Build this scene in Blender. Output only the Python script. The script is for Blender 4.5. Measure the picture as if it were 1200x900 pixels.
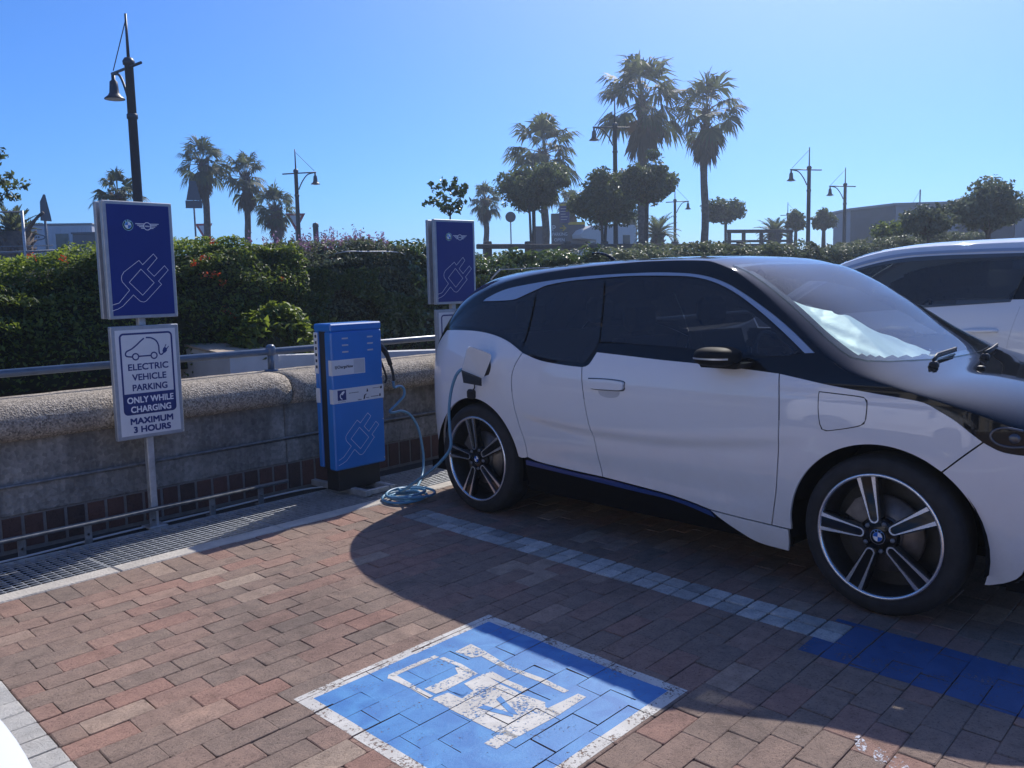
import bpy, math, random
import numpy as np
from mathutils import Vector, Matrix, geometry

for o in list(bpy.data.objects): bpy.data.objects.remove(o)
S = bpy.context.scene
COL = S.collection
rad = math.radians
rng = np.random.default_rng(7)
random.seed(7)

# ------------------------------------------------------------------ camera, sky, sun, exposure
# world: X along the retaining wall, Y towards the hedge, Z up
CAM = Vector((0, 0, 1.447))
c_f = Vector((0.7455, 0.6567, -0.1135)); c_f.normalize()
c_r = Vector((0.6590, -0.7519, -0.0211)); c_r = (c_r - c_f*c_r.dot(c_f)).normalized()
c_u = c_r.cross(c_f).normalized()
cd = bpy.data.cameras.new('camera'); cam = bpy.data.objects.new('camera', cd); COL.objects.link(cam)
cd.sensor_width = 36; cd.sensor_fit = 'HORIZONTAL'; cd.lens = 31.19
cd.clip_start = 0.05; cd.clip_end = 5000
cam.matrix_world = Matrix(((c_r.x, c_u.x, -c_f.x, CAM.x), (c_r.y, c_u.y, -c_f.y, CAM.y), (c_r.z, c_u.z, -c_f.z, CAM.z), (0, 0, 0, 1)))
S.camera = cam

to_sun = Vector((1.06, 0.38, 1.0)).normalized()
w = bpy.data.worlds.new('World'); S.world = w; w.use_nodes = True
nt = w.node_tree; nt.nodes.clear()
sky = nt.nodes.new('ShaderNodeTexSky'); sky.sky_type = 'NISHITA'; sky.sun_disc = False
sky.sun_elevation = math.asin(to_sun.z); sky.sun_rotation = math.atan2(to_sun.x, to_sun.y)
sky.altitude = 20; sky.air_density = 1.0; sky.dust_density = 0.0; sky.ozone_density = 7.0
bg = nt.nodes.new('ShaderNodeBackground'); bg.inputs[1].default_value = 0.075
wo = nt.nodes.new('ShaderNodeOutputWorld')
# clean maritime air: deeper blue than the stock sky, with a bright aureole round the sun
tint = nt.nodes.new('ShaderNodeMix'); tint.data_type = 'RGBA'; tint.blend_type = 'MULTIPLY'; tint.inputs[0].default_value = 1; tint.inputs[7].default_value = (.44, .75, 1.16, 1)
geo = nt.nodes.new('ShaderNodeTexCoord'); dt = nt.nodes.new('ShaderNodeVectorMath'); dt.operation = 'DOT_PRODUCT'; dt.inputs[1].default_value = to_sun
mxm = nt.nodes.new('ShaderNodeMath'); mxm.operation = 'MAXIMUM'; mxm.inputs[1].default_value = 0
pw = nt.nodes.new('ShaderNodeMath'); pw.operation = 'POWER'; pw.inputs[1].default_value = 11
gl = nt.nodes.new('ShaderNodeMix'); gl.data_type = 'RGBA'; gl.blend_type = 'ADD'; gl.clamp_factor = False; gl.inputs[7].default_value = (6.0, 5.4, 5.4, 1)
nt.links.new(geo.outputs['Generated'], dt.inputs[0]); nt.links.new(dt.outputs['Value'], mxm.inputs[0]); nt.links.new(mxm.outputs[0], pw.inputs[0])
nt.links.new(sky.outputs[0], tint.inputs[6]); nt.links.new(tint.outputs[2], gl.inputs[6]); nt.links.new(pw.outputs[0], gl.inputs[0])
nt.links.new(gl.outputs[2], bg.inputs[0]); nt.links.new(bg.outputs[0], wo.inputs[0])
sl = bpy.data.lights.new('sun', 'SUN'); sl.energy = 2.75; sl.angle = rad(0.53); sl.color = (1, 0.945, 0.87)
so = bpy.data.objects.new('sun', sl); COL.objects.link(so); so.location = (30, 12, 40)
so.rotation_euler = (-to_sun).to_track_quat('-Z', 'Y').to_euler()
S.view_settings.view_transform = 'Standard'; S.view_settings.look = 'None'
S.view_settings.exposure = 0.76; S.view_settings.gamma = 1.0; S.view_settings.use_curve_mapping = False

# ------------------------------------------------------------------ helpers
def link(o, parent=None):
    COL.objects.link(o)
    if parent is not None: o.parent = parent
    return o
def tag(o, label=None, cat=None, group=None, kind=None):
    if label: o['label'] = label
    if cat: o['category'] = cat
    if group: o['group'] = group
    if kind: o['kind'] = kind
    return o
def thing(name, label, cat, loc=(0, 0, 0), rz=0, group=None):
    o = bpy.data.objects.new(name, None); COL.objects.link(o)
    o.empty_display_size = 0.2
    o.location = loc; o.rotation_euler = (0, 0, rz)
    return tag(o, label, cat, group)
def copy_tree(o, parent=None):
    c = o.copy(); COL.objects.link(c)
    if parent is not None: c.parent = parent
    for ch in list(o.children): copy_tree(ch, c)
    return c

class MB:
    def __init__(s): s.v = []; s.f = []; s.m = []; s.sm = []
    def add(s, vs, fs, m=0, smooth=False):
        b = len(s.v); s.v += [tuple(map(float, v)) for v in vs]
        for f in fs: s.f.append([b+i for i in f]); s.m.append(m); s.sm.append(smooth)
    def box(s, x0, x1, y0, y1, z0, z1, m=0, bev=0.0):
        if bev > 0:
            b = min(bev, (x1-x0)*.45, (y1-y0)*.45, (z1-z0)*.45)
            vs = []; idx = {}
            for i, X in enumerate((x0, x1)):
                for j, Y in enumerate((y0, y1)):
                    for k, Z in enumerate((z0, z1)):
                        sx = b if i == 0 else -b; sy = b if j == 0 else -b; sz = b if k == 0 else -b
                        idx[i, j, k] = (len(vs), len(vs)+1, len(vs)+2)
                        vs += [(X, Y+sy, Z+sz), (X+sx, Y, Z+sz), (X+sx, Y+sy, Z)]
            g = lambda i, j, k, a: idx[i, j, k][a]
            fs = []
            for i in (0, 1): fs.append([g(i, 0, 0, 0), g(i, 1, 0, 0), g(i, 1, 1, 0), g(i, 0, 1, 0)][::(1 if i else -1)])
            for j in (0, 1): fs.append([g(0, j, 0, 1), g(0, j, 1, 1), g(1, j, 1, 1), g(1, j, 0, 1)][::(1 if j else -1)])
            for k in (0, 1): fs.append([g(0, 0, k, 2), g(1, 0, k, 2), g(1, 1, k, 2), g(0, 1, k, 2)][::(1 if k else -1)])
            for j in (0, 1):
                for k in (0, 1): fs.append([g(0, j, k, 1), g(1, j, k, 1), g(1, j, k, 2), g(0, j, k, 2)][::(1 if j == k else -1)])
            for i in (0, 1):
                for k in (0, 1): fs.append([g(i, 0, k, 0), g(i, 1, k, 0), g(i, 1, k, 2), g(i, 0, k, 2)][::(-1 if i == k else 1)])
            for i in (0, 1):
                for j in (0, 1): fs.append([g(i, j, 0, 0), g(i, j, 1, 0), g(i, j, 1, 1), g(i, j, 0, 1)][::(1 if i == j else -1)])
            for i in (0, 1):
                for j in (0, 1):
                    for k in (0, 1): fs.append([g(i, j, k, 0), g(i, j, k, 1), g(i, j, k, 2)][::(1 if (i+j+k) % 2 else -1)])
            s.add(vs, fs, m)
        else:
            vs = [(x, y, z) for x in (x0, x1) for y in (y0, y1) for z in (z0, z1)]
            s.add(vs, [(0, 1, 3, 2), (4, 6, 7, 5), (0, 4, 5, 1), (2, 3, 7, 6), (0, 2, 6, 4), (1, 5, 7, 3)], m)
    def tube(s, pts, r, n=8, m=0, cap=True, smooth=True):
        pts = [Vector(p) for p in pts]
        rs = r if isinstance(r, (list, tuple)) else [r]*len(pts)
        rings = []; prev = None
        for i, p in enumerate(pts):
            d = (pts[min(i+1, len(pts)-1)] - pts[max(i-1, 0)])
            d = d.normalized() if d.length > 1e-9 else Vector((0, 0, 1))
            if prev is None:
                a = Vector((0, 0, 1)) if abs(d.z) < .9 else Vector((1, 0, 0))
                u = d.cross(a).normalized()
            else:
                u = (prev - d*prev.dot(d)).normalized()
            prev = u; v = d.cross(u)
            rings.append([p + (u*math.cos(2*math.pi*k/n) + v*math.sin(2*math.pi*k/n))*rs[i] for k in range(n)])
        vs = [q for ring in rings for q in ring]; fs = []
        for i in range(len(rings)-1):
            for k in range(n):
                fs.append((i*n+k, i*n+(k+1) % n, (i+1)*n+(k+1) % n, (i+1)*n+k))
        s.add(vs, fs, m, smooth)
        if cap:
            s.add(rings[0], [list(range(n))[::-1]], m); s.add(rings[-1], [list(range(n))], m)
    def lathe(s, prof, axis='z', n=32, c=(0, 0, 0), m=0, smooth=True, a0=0, a1=2*math.pi):
        full = abs(a1-a0-2*math.pi) < 1e-6; N = n if full else n+1
        vs = []
        for (r, h) in prof:
            for k in range(N):
                a = a0+(a1-a0)*k/n
                p = (r*math.cos(a), r*math.sin(a), h)
                if axis == 'y': p = (p[0], p[2], p[1])
                if axis == 'x': p = (p[2], p[0], p[1])
                vs.append((p[0]+c[0], p[1]+c[1], p[2]+c[2]))
        fs = []
        for i in range(len(prof)-1):
            for k in range(n):
                k2 = (k+1) % N
                fs.append((i*N+k, i*N+k2, (i+1)*N+k2, (i+1)*N+k))
        s.add(vs, fs, m, smooth)
    def prism(s, pts, d0, d1, fn, m=0, m_side=None):
        """polygon pts (a,b) extruded between depths, fn(a,b,d)->xyz"""
        n = len(pts)
        tris = geometry.tessellate_polygon([[Vector((p[0], p[1], 0)) for p in pts]])
        A = [fn(p[0], p[1], d0) for p in pts]; B = [fn(p[0], p[1], d1) for p in pts]
        s.add(A, [t for t in tris], m); s.add(B, [tuple(reversed(t)) for t in tris], m)
        s.add(A+B, [(i, (i+1) % n, n+(i+1) % n, n+i) for i in range(n)], m if m_side is None else m_side)
    def build(s, name, mats, parent=None, recalc=True, matrix=None):
        me = bpy.data.meshes.new(name)
        me.from_pydata(s.v, [], s.f)
        if not isinstance(mats, (list, tuple)): mats = [mats]
        for m in mats: me.materials.append(m)
        me.polygons.foreach_set('material_index', s.m); me.polygons.foreach_set('use_smooth', s.sm)
        if recalc:
            import bmesh
            bm = bmesh.new(); bm.from_mesh(me)
            bmesh.ops.remove_doubles(bm, verts=bm.verts, dist=1e-6)
            bmesh.ops.recalc_face_normals(bm, faces=bm.faces); bm.to_mesh(me); bm.free()
        me.update()
        return link(bpy.data.objects.new(name, me), parent)

def catmull(pts, n=6, closed=False):
    P = [np.array(p, float) for p in pts]; out = []
    N = len(P); rngN = N if closed else N-1
    for i in range(rngN):
        p0 = P[i-1] if (closed or i > 0) else 2*P[0]-P[1]
        p1 = P[i]; p2 = P[(i+1) % N]
        p3 = P[(i+2) % N] if (closed or i+2 < N) else 2*P[-1]-P[-2]
        for k in range(n):
            t = k/n
            out.append(.5*((2*p1)+(-p0+p2)*t+(2*p0-5*p1+4*p2-p3)*t*t+(-p0+3*p1-3*p2+p3)*t**3))
    if not closed: out.append(P[-1])
    return [tuple(q) for q in out]

# ------------------------------------------------------------------ materials
def nodes(name):
    m = bpy.data.materials.new(name); m.use_nodes = True
    t = m.node_tree; return m, t, t.nodes['Principled BSDF'], t.nodes['Material Output']
def N(t, typ, **kw):
    n = t.nodes.new(typ)
    for k, v in kw.items():
        if k.startswith('i_'):
            key = k[2:]; key = int(key) if key.isdigit() else key
            n.inputs[key].default_value = v
        else: setattr(n, k, v)
    return n
def ramp(t, fac, stops):
    r = t.nodes.new('ShaderNodeValToRGB'); e = r.color_ramp.elements
    while len(e) < len(stops): e.new(0.5)
    for i, (p, c) in enumerate(stops): e[i].position = p; e[i].color = (*c, 1) if len(c) == 3 else c
    t.links.new(fac, r.inputs[0]); return r
def simple(name, col, rough=.5, metal=0, coat=0, noise=0, nscale=20, bump=0, bscale=60, spec=.5):
    m, t, b, o = nodes(name)
    b.inputs['Base Color'].default_value = (*col, 1); b.inputs['Roughness'].default_value = rough
    b.inputs['Metallic'].default_value = metal; b.inputs['Coat Weight'].default_value = coat
    b.inputs['Coat Roughness'].default_value = .03; b.inputs['Specular IOR Level'].default_value = spec
    tc = N(t, 'ShaderNodeTexCoord')
    if noise > 0:
        nz = N(t, 'ShaderNodeTexNoise', i_Scale=nscale, i_Detail=6.0, i_Roughness=.6)
        t.links.new(tc.outputs['Object'], nz.inputs['Vector'])
        lo = tuple(c*(1-noise) for c in col); hi = tuple(min(1, c*(1+noise)) for c in col)
        r = ramp(t, nz.outputs[0], [(.3, lo), (.7, hi)]); t.links.new(r.outputs[0], b.inputs['Base Color'])
    if bump > 0:
        n2 = N(t, 'ShaderNodeTexNoise', i_Scale=bscale, i_Detail=5.0)
        t.links.new(tc.outputs['Object'], n2.inputs['Vector'])
        bp = N(t, 'ShaderNodeBump', i_Strength=bump, i_Distance=.01)
        t.links.new(n2.outputs[0], bp.inputs['Height']); t.links.new(bp.outputs[0], b.inputs['Normal'])
    return m
def attr_mix(t, name):
    a = N(t, 'ShaderNodeAttribute', attribute_name=name); return a
def foliage(name, dark, light, trans=.35, rough=.5, spec=.4):
    m, t, b, o = nodes(name)
    a = attr_mix(t, 'var')
    mid = tuple((x+y)/2 for x, y in zip(dark, light))
    r = ramp(t, a.outputs['Fac'], [(0, dark), (.55, mid), (1, light)])
    t.links.new(r.outputs[0], b.inputs['Base Color']); b.inputs['Roughness'].default_value = rough
    b.inputs['Specular IOR Level'].default_value = spec
    tr = N(t, 'ShaderNodeBsdfTranslucent'); hs = N(t, 'ShaderNodeHueSaturation', i_Hue=.48, i_Saturation=1.15, i_Value=1.6)
    t.links.new(r.outputs[0], hs.inputs['Color']); t.links.new(hs.outputs[0], tr.inputs[0])
    mx = N(t, 'ShaderNodeMixShader'); mx.inputs[0].default_value = trans
    t.links.new(b.outputs[0], mx.inputs[1]); t.links.new(tr.outputs[0], mx.inputs[2]); t.links.new(mx.outputs[0], o.inputs[0])
    return m
def glass(name, tint, gloss_rough=.02, ior=1.5, film=.06):
    m, t, b, o = nodes(name)
    t.nodes.remove(b)
    tr0 = N(t, 'ShaderNodeBsdfTransparent'); tr0.inputs[0].default_value = (*tint, 1)
    df = N(t, 'ShaderNodeBsdfDiffuse'); df.inputs[0].default_value = (.5, .54, .6, 1); tr = N(t, 'ShaderNodeMixShader'); tr.inputs[0].default_value = film  # pale diffuse layer: glare veil put into the glass colour
    t.links.new(tr0.outputs[0], tr.inputs[1]); t.links.new(df.outputs[0], tr.inputs[2])
    gl = N(t, 'ShaderNodeBsdfGlossy'); gl.inputs['Roughness'].default_value = gloss_rough
    lw = N(t, 'ShaderNodeLayerWeight'); f0 = ((ior-1)/(ior+1))**2
    p5 = N(t, 'ShaderNodeMath', operation='POWER'); p5.inputs[1].default_value = 4.6; lw.inputs[0].default_value = .5
    fr = N(t, 'ShaderNodeMath', operation='MULTIPLY_ADD'); fr.inputs[1].default_value = 1-f0; fr.inputs[2].default_value = f0
    t.links.new(lw.outputs['Facing'], p5.inputs[0]); t.links.new(p5.outputs[0], fr.inputs[0]); mx = N(t, 'ShaderNodeMixShader')
    t.links.new(fr.outputs[0], mx.inputs[0]); t.links.new(tr.outputs[0], mx.inputs[1]); t.links.new(gl.outputs[0], mx.inputs[2])
    t.links.new(mx.outputs[0], o.inputs[0]); return m

def car_paint(name, col, flake=0.0):
    m, t, b, o = nodes(name)
    b.inputs['Base Color'].default_value = (*col, 1); b.inputs['Roughness'].default_value = .6; b.inputs['Specular IOR Level'].default_value = 0
    b.inputs['Coat Weight'].default_value = 1.0; b.inputs['Coat IOR'].default_value = 1.62; b.inputs['Coat Roughness'].default_value = .015
    tc = N(t, 'ShaderNodeTexCoord')
    # road dust low on the panels
    nz = N(t, 'ShaderNodeTexNoise', i_Scale=9.0, i_Detail=8.0, i_Roughness=.7); t.links.new(tc.outputs['Object'], nz.inputs['Vector'])
    sp = N(t, 'ShaderNodeSeparateXYZ'); t.links.new(tc.outputs['Object'], sp.inputs[0])
    mr = N(t, 'ShaderNodeMapRange', i_1=.75, i_2=.2, i_3=0.0, i_4=.5); t.links.new(sp.outputs[2], mr.inputs[0])
    mu = N(t, 'ShaderNodeMath', operation='MULTIPLY'); t.links.new(mr.outputs[0], mu.inputs[0]); t.links.new(nz.outputs[0], mu.inputs[1])
    mx = N(t, 'ShaderNodeMixRGB'); mx.inputs[1].default_value = (*col, 1); mx.inputs[2].default_value = (.33, .29, .25, 1)
    t.links.new(mu.outputs[0], mx.inputs[0]); t.links.new(mx.outputs[0], b.inputs['Base Color'])
    rr = N(t, 'ShaderNodeMapRange', i_3=.012, i_4=.05); t.links.new(nz.outputs[0], rr.inputs[0]); t.links.new(rr.outputs[0], b.inputs['Coat Roughness'])
    return m

M = {}
M['white_paint'] = car_paint('white_car_paint', (.80, .81, .82))
M['black_gloss'] = simple('black_gloss_paint', (.010, .011, .013), .7, coat=1, spec=0)
M['black_gloss'].node_tree.nodes['Principled BSDF'].inputs['Coat Roughness'].default_value = .045; M['black_gloss'].node_tree.nodes['Principled BSDF'].inputs['Coat IOR'].default_value = 1.42
M['black_plastic'] = simple('black_plastic', (.022, .023, .025), .5, noise=.3, nscale=60)
M['dark_cloth'] = simple('dark_seat_cloth', (.035, .036, .04), .9, noise=.3, nscale=40)
M['silver_trim'] = simple('satin_silver_trim', (.50, .53, .57), .28, metal=.5)
M['bright_metal'] = simple('machined_aluminium', (.78, .78, .79), .25, metal=.9, noise=.06, nscale=50)
M['rubber'] = simple('tyre_rubber', (.022, .022, .023), .8, noise=.35, nscale=14, bump=.2)
M['brake'] = simple('cast_iron', (.18, .17, .165), .45, metal=.7, noise=.25)
M['tint'] = glass('tinted_window_glass', (.24, .26, .28))
M['tint_light'] = glass('lightly_tinted_glass', (.3, .34, .36))
M['windshield'] = glass('windshield_glass', (.80, .88, .86), .01, 1.27, .012)
M['lamp_glass'] = glass('headlight_lens', (.55, .6, .65))
M['blue_plastic'] = simple('blue_sill_plastic', (.012, .05, .2), .35, coat=.3)
M['chrome'] = simple('chrome', (.75, .77, .8), .08, metal=1)
M['white_plain'] = simple('white_plastic', (.74, .75, .76), .4, noise=.04, nscale=8)
M['badge_blue'] = simple('badge_blue', (.01, .12, .5), .25, coat=.5)
M['shade_foil'] = simple('silver_sunshade_foil', (.80, .95, .88), .45, metal=.1, noise=.08, nscale=15, bump=.25, bscale=14)
M['galv'] = simple('galvanised_steel', (.46, .48, .50), .5, metal=.45, noise=.25, nscale=18)
M['galv_dark'] = simple('weathered_steel_bar', (.20, .215, .23), .6, metal=.4, noise=.35, nscale=24)
M['sign_navy'] = simple('navy_sign_face', (.012, .028, .19), .42, noise=.06, nscale=4, spec=.3)
M['sign_white'] = simple('white_sign_face', (.70, .71, .72), .45, noise=.05, nscale=6)
M['sign_ink'] = simple('navy_sign_print', (.02, .035, .17), .5)
M['white_print'] = simple('white_print', (.82, .83, .85), .5)
M['sign_frame'] = simple('grey_sign_frame', (.36, .39, .43), .45, metal=.3, noise=.12)
M['charger_blue'] = simple('blue_cabinet_paint', (.018, .185, .56), .36, coat=.25, noise=.05, nscale=5)
M['charger_black'] = simple('black_cabinet_recess', (.02, .021, .023), .55)
M['label_grey'] = simple('pale_grey_label', (.52, .54, .57), .5, noise=.05)
M['print_dark'] = simple('dark_print', (.03, .03, .05), .6)
M['cable_blue'] = simple('pale_blue_cable', (.10, .27, .42), .42, coat=.2, noise=.1)
M['rail_blue'] = simple('blue_grey_handrail_paint', (.085, .125, .185), .32, coat=.3, noise=.15, nscale=12)
M['lamp_post'] = simple('dark_blue_post_paint', (.022, .03, .042), .45, noise=.2)
M['timber'] = simple('weathered_timber', (.11, .085, .065), .8, noise=.4, nscale=20)
M['wall_white'] = simple('white_painted_masonry', (.62, .62, .62), .8, noise=.12, nscale=3, bump=.2)
M['cap_tan'] = simple('tan_cap_stone', (.44, .36, .28), .85, noise=.2, nscale=14, bump=.3)
M['trunk'] = simple('palm_trunk_bark', (.14, .105, .085), .9, noise=.45, nscale=9, bump=.6, bscale=20)
M['bark'] = simple('tree_bark', (.10, .08, .065), .9, noise=.4, nscale=8, bump=.6)
M['hedge_core'] = simple('hedge_twigs', (.022, .028, .014), .95, noise=.5, nscale=9)
M['leaf_hedge'] = foliage('hedge_leaf', (.04, .07, .02), (.22, .30, .07), .42)
M['liner'] = simple('wheel_arch_liner', (.012, .012, .013), 1, spec=.0)
M['leaf_glossy'] = foliage('glossy_leaf', (.03, .065, .022), (.10, .15, .05), .3, .3, .6)
M['leaf_grey'] = foliage('grey_green_leaf', (.05, .075, .045), (.15, .18, .10), .3)
M['leaf_purple'] = foliage('purple_bract', (.15, .09, .14), (.32, .20, .30), .35)
M['leaf_tree'] = foliage('tree_leaf', (.04, .065, .03), (.13, .165, .065), .4, .45, .4)
M['leaf_palm'] = foliage('palm_frond', (.05, .07, .035), (.15, .18, .085), .4, .6, .2)
M['leaf_dead'] = foliage('dry_frond', (.07, .055, .035), (.17, .13, .08), .2, .8)
M['flower_orange'] = foliage('orange_petal', (.42, .11, .045), (.60, .20, .08), .3)
M['wall_grey'] = simple('grey_cladding', (.31, .32, .34), .7, noise=.12, nscale=1)
M['wall_dark'] = simple('charcoal_cladding', (.11, .12, .135), .7, noise=.15, nscale=1)
M['container'] = simple('pale_container_panel', (.55, .56, .60), .55, noise=.06, nscale=2)
M['pane_dark'] = simple('dark_window_pane', (.03, .035, .045), .08)
M['sign_back'] = simple('grey_sign_back', (.10, .115, .135), .55, metal=.3)
M['sign_red'] = simple('red_sign_print', (.45, .03, .04), .5)
M['sign_yellow'] = simple('yellow_sign_print', (.75, .50, .03), .5)
M['camper'] = simple('white_camper_panel', (.72, .71, .68), .4, noise=.03, nscale=2)

def concrete(name, c0, c1, scale, bump, bscale, speck=0, stain=.0):
    m, t, b, o = nodes(name); tc = N(t, 'ShaderNodeTexCoord')
    n1 = N(t, 'ShaderNodeTexNoise', i_Scale=scale, i_Detail=8.0, i_Roughness=.65); t.links.new(tc.outputs['Object'], n1.inputs['Vector'])
    r = ramp(t, n1.outputs[0], [(.28, c0), (.72, c1)]); out = r.outputs[0]
    v = N(t, 'ShaderNodeTexVoronoi', i_Scale=bscale); t.links.new(tc.outputs['Object'], v.inputs['Vector'])
    if speck:
        mx = N(t, 'ShaderNodeMixRGB', blend_type='MULTIPLY'); mx.inputs[0].default_value = speck
        rr = ramp(t, v.outputs['Color'], [(.15, (.30, .28, .26)), (.85, (1.45, 1.4, 1.32))]); 
        t.links.new(out, mx.inputs[1]); t.links.new(rr.outputs[0], mx.inputs[2]); out = mx.outputs[0]
    if stain:
        mp = N(t, 'ShaderNodeMapping'); mp.inputs['Scale'].default_value = (4, 4, .5); t.links.new(tc.outputs['Object'], mp.inputs[0])
        n3 = N(t, 'ShaderNodeTexNoise', i_Scale=1.6, i_Detail=7.0, i_Roughness=.7); t.links.new(mp.outputs[0], n3.inputs['Vector'])
        rs = ramp(t, n3.outputs[0], [(.38, (.35, .35, .36)), (.6, (1, 1, 1))])
        mx = N(t, 'ShaderNodeMixRGB', blend_type='MULTIPLY'); mx.inputs[0].default_value = stain
        t.links.new(out, mx.inputs[1]); t.links.new(rs.outputs[0], mx.inputs[2]); out = mx.outputs[0]
    t.links.new(out, b.inputs['Base Color']); b.inputs['Roughness'].default_value = .88
    bp = N(t, 'ShaderNodeBump', i_Strength=bump, i_Distance=.008); 
    ad = N(t, 'ShaderNodeMath', operation='ADD'); t.links.new(v.outputs['Distance'], ad.inputs[0]); t.links.new(n1.outputs[0], ad.inputs[1])
    t.links.new(ad.outputs[0], bp.inputs['Height']); t.links.new(bp.outputs[0], b.inputs['Normal'])
    return m
M['aggregate'] = concrete('exposed_aggregate', (.29, .255, .21), (.46, .41, .345), 3, .7, 105, speck=.8)
M['panel_concrete'] = concrete('stained_concrete', (.15, .15, .145), (.36, .35, .33), 4.5, .6, 45, speck=.35, stain=.6)
M['kerb_concrete'] = concrete('kerb_concrete', (.48, .44, .38), (.64, .59, .51), 5, .35, 70, stain=.25)
M['pit'] = concrete('drain_pit', (.03, .03, .03), (.06, .055, .05), 5, .3, 40)
M['asphalt'] = concrete('asphalt', (.04, .04, .042), (.065, .063, .06), 4, .3, 120)
M['soil'] = concrete('bare_soil', (.05, .04, .03), (.10, .08, .06), 4, .5, 40)

def brick_mat(name, stops, worn=.5, speck=.55, rough=.85):
    m, t, b, o = nodes(name); tc = N(t, 'ShaderNodeTexCoord')
    a = attr_mix(t, 'var'); r = ramp(t, a.outputs['Fac'], stops)
    n1 = N(t, 'ShaderNodeTexNoise', i_Scale=14.0, i_Detail=9.0, i_Roughness=.72); t.links.new(tc.outputs['Object'], n1.inputs['Vector'])
    r1 = ramp(t, n1.outputs[0], [(.28, (.6, .58, .56)), (.5, (1, 1, 1)), (.72, (1.32, 1.28, 1.22))])
    mx = N(t, 'ShaderNodeMixRGB', blend_type='MULTIPLY'); mx.inputs[0].default_value = worn
    t.links.new(r.outputs[0], mx.inputs[1]); t.links.new(r1.outputs[0], mx.inputs[2])
    n2 = N(t, 'ShaderNodeTexNoise', i_Scale=95.0, i_Detail=7.0, i_Roughness=.75); t.links.new(tc.outputs['Object'], n2.inputs['Vector'])
    r2 = ramp(t, n2.outputs[0], [(.33, (.25, .24, .23)), (.45, (1, 1, 1)), (.66, (1.12, 1.12, 1.12)), (.72, (1.5, 1.47, 1.4))])
    m2 = N(t, 'ShaderNodeMixRGB', blend_type='MULTIPLY'); m2.inputs[0].default_value = speck
    t.links.new(mx.outputs[0], m2.inputs[1]); t.links.new(r2.outputs[0], m2.inputs[2])
    n3 = N(t, 'ShaderNodeTexNoise', i_Scale=1.1, i_Detail=9.0, i_Roughness=.7); t.links.new(tc.outputs['Object'], n3.inputs['Vector'])
    r3 = ramp(t, n3.outputs[0], [(.33, (.66, .66, .68)), (.48, (1, 1, 1)), (.68, (1.14, 1.1, 1.06))])
    m3 = N(t, 'ShaderNodeMixRGB', blend_type='MULTIPLY'); m3.inputs[0].default_value = .9
    t.links.new(m2.outputs[0], m3.inputs[1]); t.links.new(r3.outputs[0], m3.inputs[2])
    t.links.new(m3.outputs[0], b.inputs['Base Color']); b.inputs['Roughness'].default_value = rough
    b.inputs['Specular IOR Level'].default_value = .35
    ad = N(t, 'ShaderNodeMath', operation='ADD'); t.links.new(n2.outputs[0], ad.inputs[0]); t.links.new(n1.outputs[0], ad.inputs[1])
    bp = N(t, 'ShaderNodeBump', i_Strength=.8, i_Distance=.009); t.links.new(ad.outputs[0], bp.inputs['Height']); t.links.new(bp.outputs[0], b.inputs['Normal'])
    return m
M['paver'] = brick_mat('clay_paver', [(0, (.235, .178, .145)), (.35, (.268, .195, .155)), (.65, (.30, .20, .158)), (.85, (.325, .19, .148)), (1, (.38, .29, .225))], .85, .85)
M['paver_grey'] = brick_mat('pale_grey_paver', [(0, (.42, .41, .38)), (1, (.56, .545, .50))], .5, .45)
M['paver_white'] = brick_mat('whitewashed_paver', [(0, (.33, .32, .30)), (1, (.60, .585, .55))], .9, .8)
M['plinth_brick'] = brick_mat('plinth_brick', [(0, (.075, .052, .046)), (1, (.135, .07, .058))], .7, .6)
def worn_paint(name, c0, c1, chip, rough):
    m, t, b, o = nodes(name); tc = N(t, 'ShaderNodeTexCoord')
    n1 = N(t, 'ShaderNodeTexNoise', i_Scale=7.0, i_Detail=6.0, i_Distortion=1.2); t.links.new(tc.outputs['Object'], n1.inputs['Vector'])
    r = ramp(t, n1.outputs[0], [(.35, c0), (.65, c1)]); t.links.new(r.outputs[0], b.inputs['Base Color']); b.inputs['Roughness'].default_value = rough
    n2 = N(t, 'ShaderNodeTexNoise', i_Scale=75.0, i_Detail=9.0, i_Roughness=.75); t.links.new(tc.outputs['Object'], n2.inputs['Vector'])
    n3 = N(t, 'ShaderNodeTexNoise', i_Scale=9.0, i_Detail=5.0); t.links.new(tc.outputs['Object'], n3.inputs['Vector'])
    ad = N(t, 'ShaderNodeMath', operation='MULTIPLY_ADD'); ad.inputs[1].default_value = .45; t.links.new(n3.outputs[0], ad.inputs[0]); t.links.new(n2.outputs[0], ad.inputs[2])
    rr = ramp(t, ad.outputs[0], [(chip, (0, 0, 0)), (chip+.03, (1, 1, 1))])
    tr = N(t, 'ShaderNodeBsdfTransparent'); mx = N(t, 'ShaderNodeMixShader')
    t.links.new(rr.outputs[0], mx.inputs[0]); t.links.new(tr.outputs[0], mx.inputs[1]); t.links.new(b.outputs[0], mx.inputs[2]); t.links.new(mx.outputs[0], o.inputs[0])
    bp = N(t, 'ShaderNodeBump', i_Strength=.4, i_Distance=.004); t.links.new(n2.outputs[0], bp.inputs['Height']); t.links.new(bp.outputs[0], b.inputs['Normal'])
    return m
M['paint_blue'] = worn_paint('blue_road_paint', (.025, .17, .46), (.055, .25, .55), .56, .6)
M['paint_white'] = worn_paint('white_road_paint', (.52, .50, .46), (.66, .64, .59), .645, .7)
M['paint_smudge'] = worn_paint('faded_white_paint', (.5, .52, .58), (.62, .64, .7), .74, .7)
M['paint_blue_shaded'] = worn_paint('shaded_blue_road_paint', (.035, .085, .20), (.05, .11, .25), .60, .75)  # duller copy of the blue paint: the car's shadow put into its colour
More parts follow.
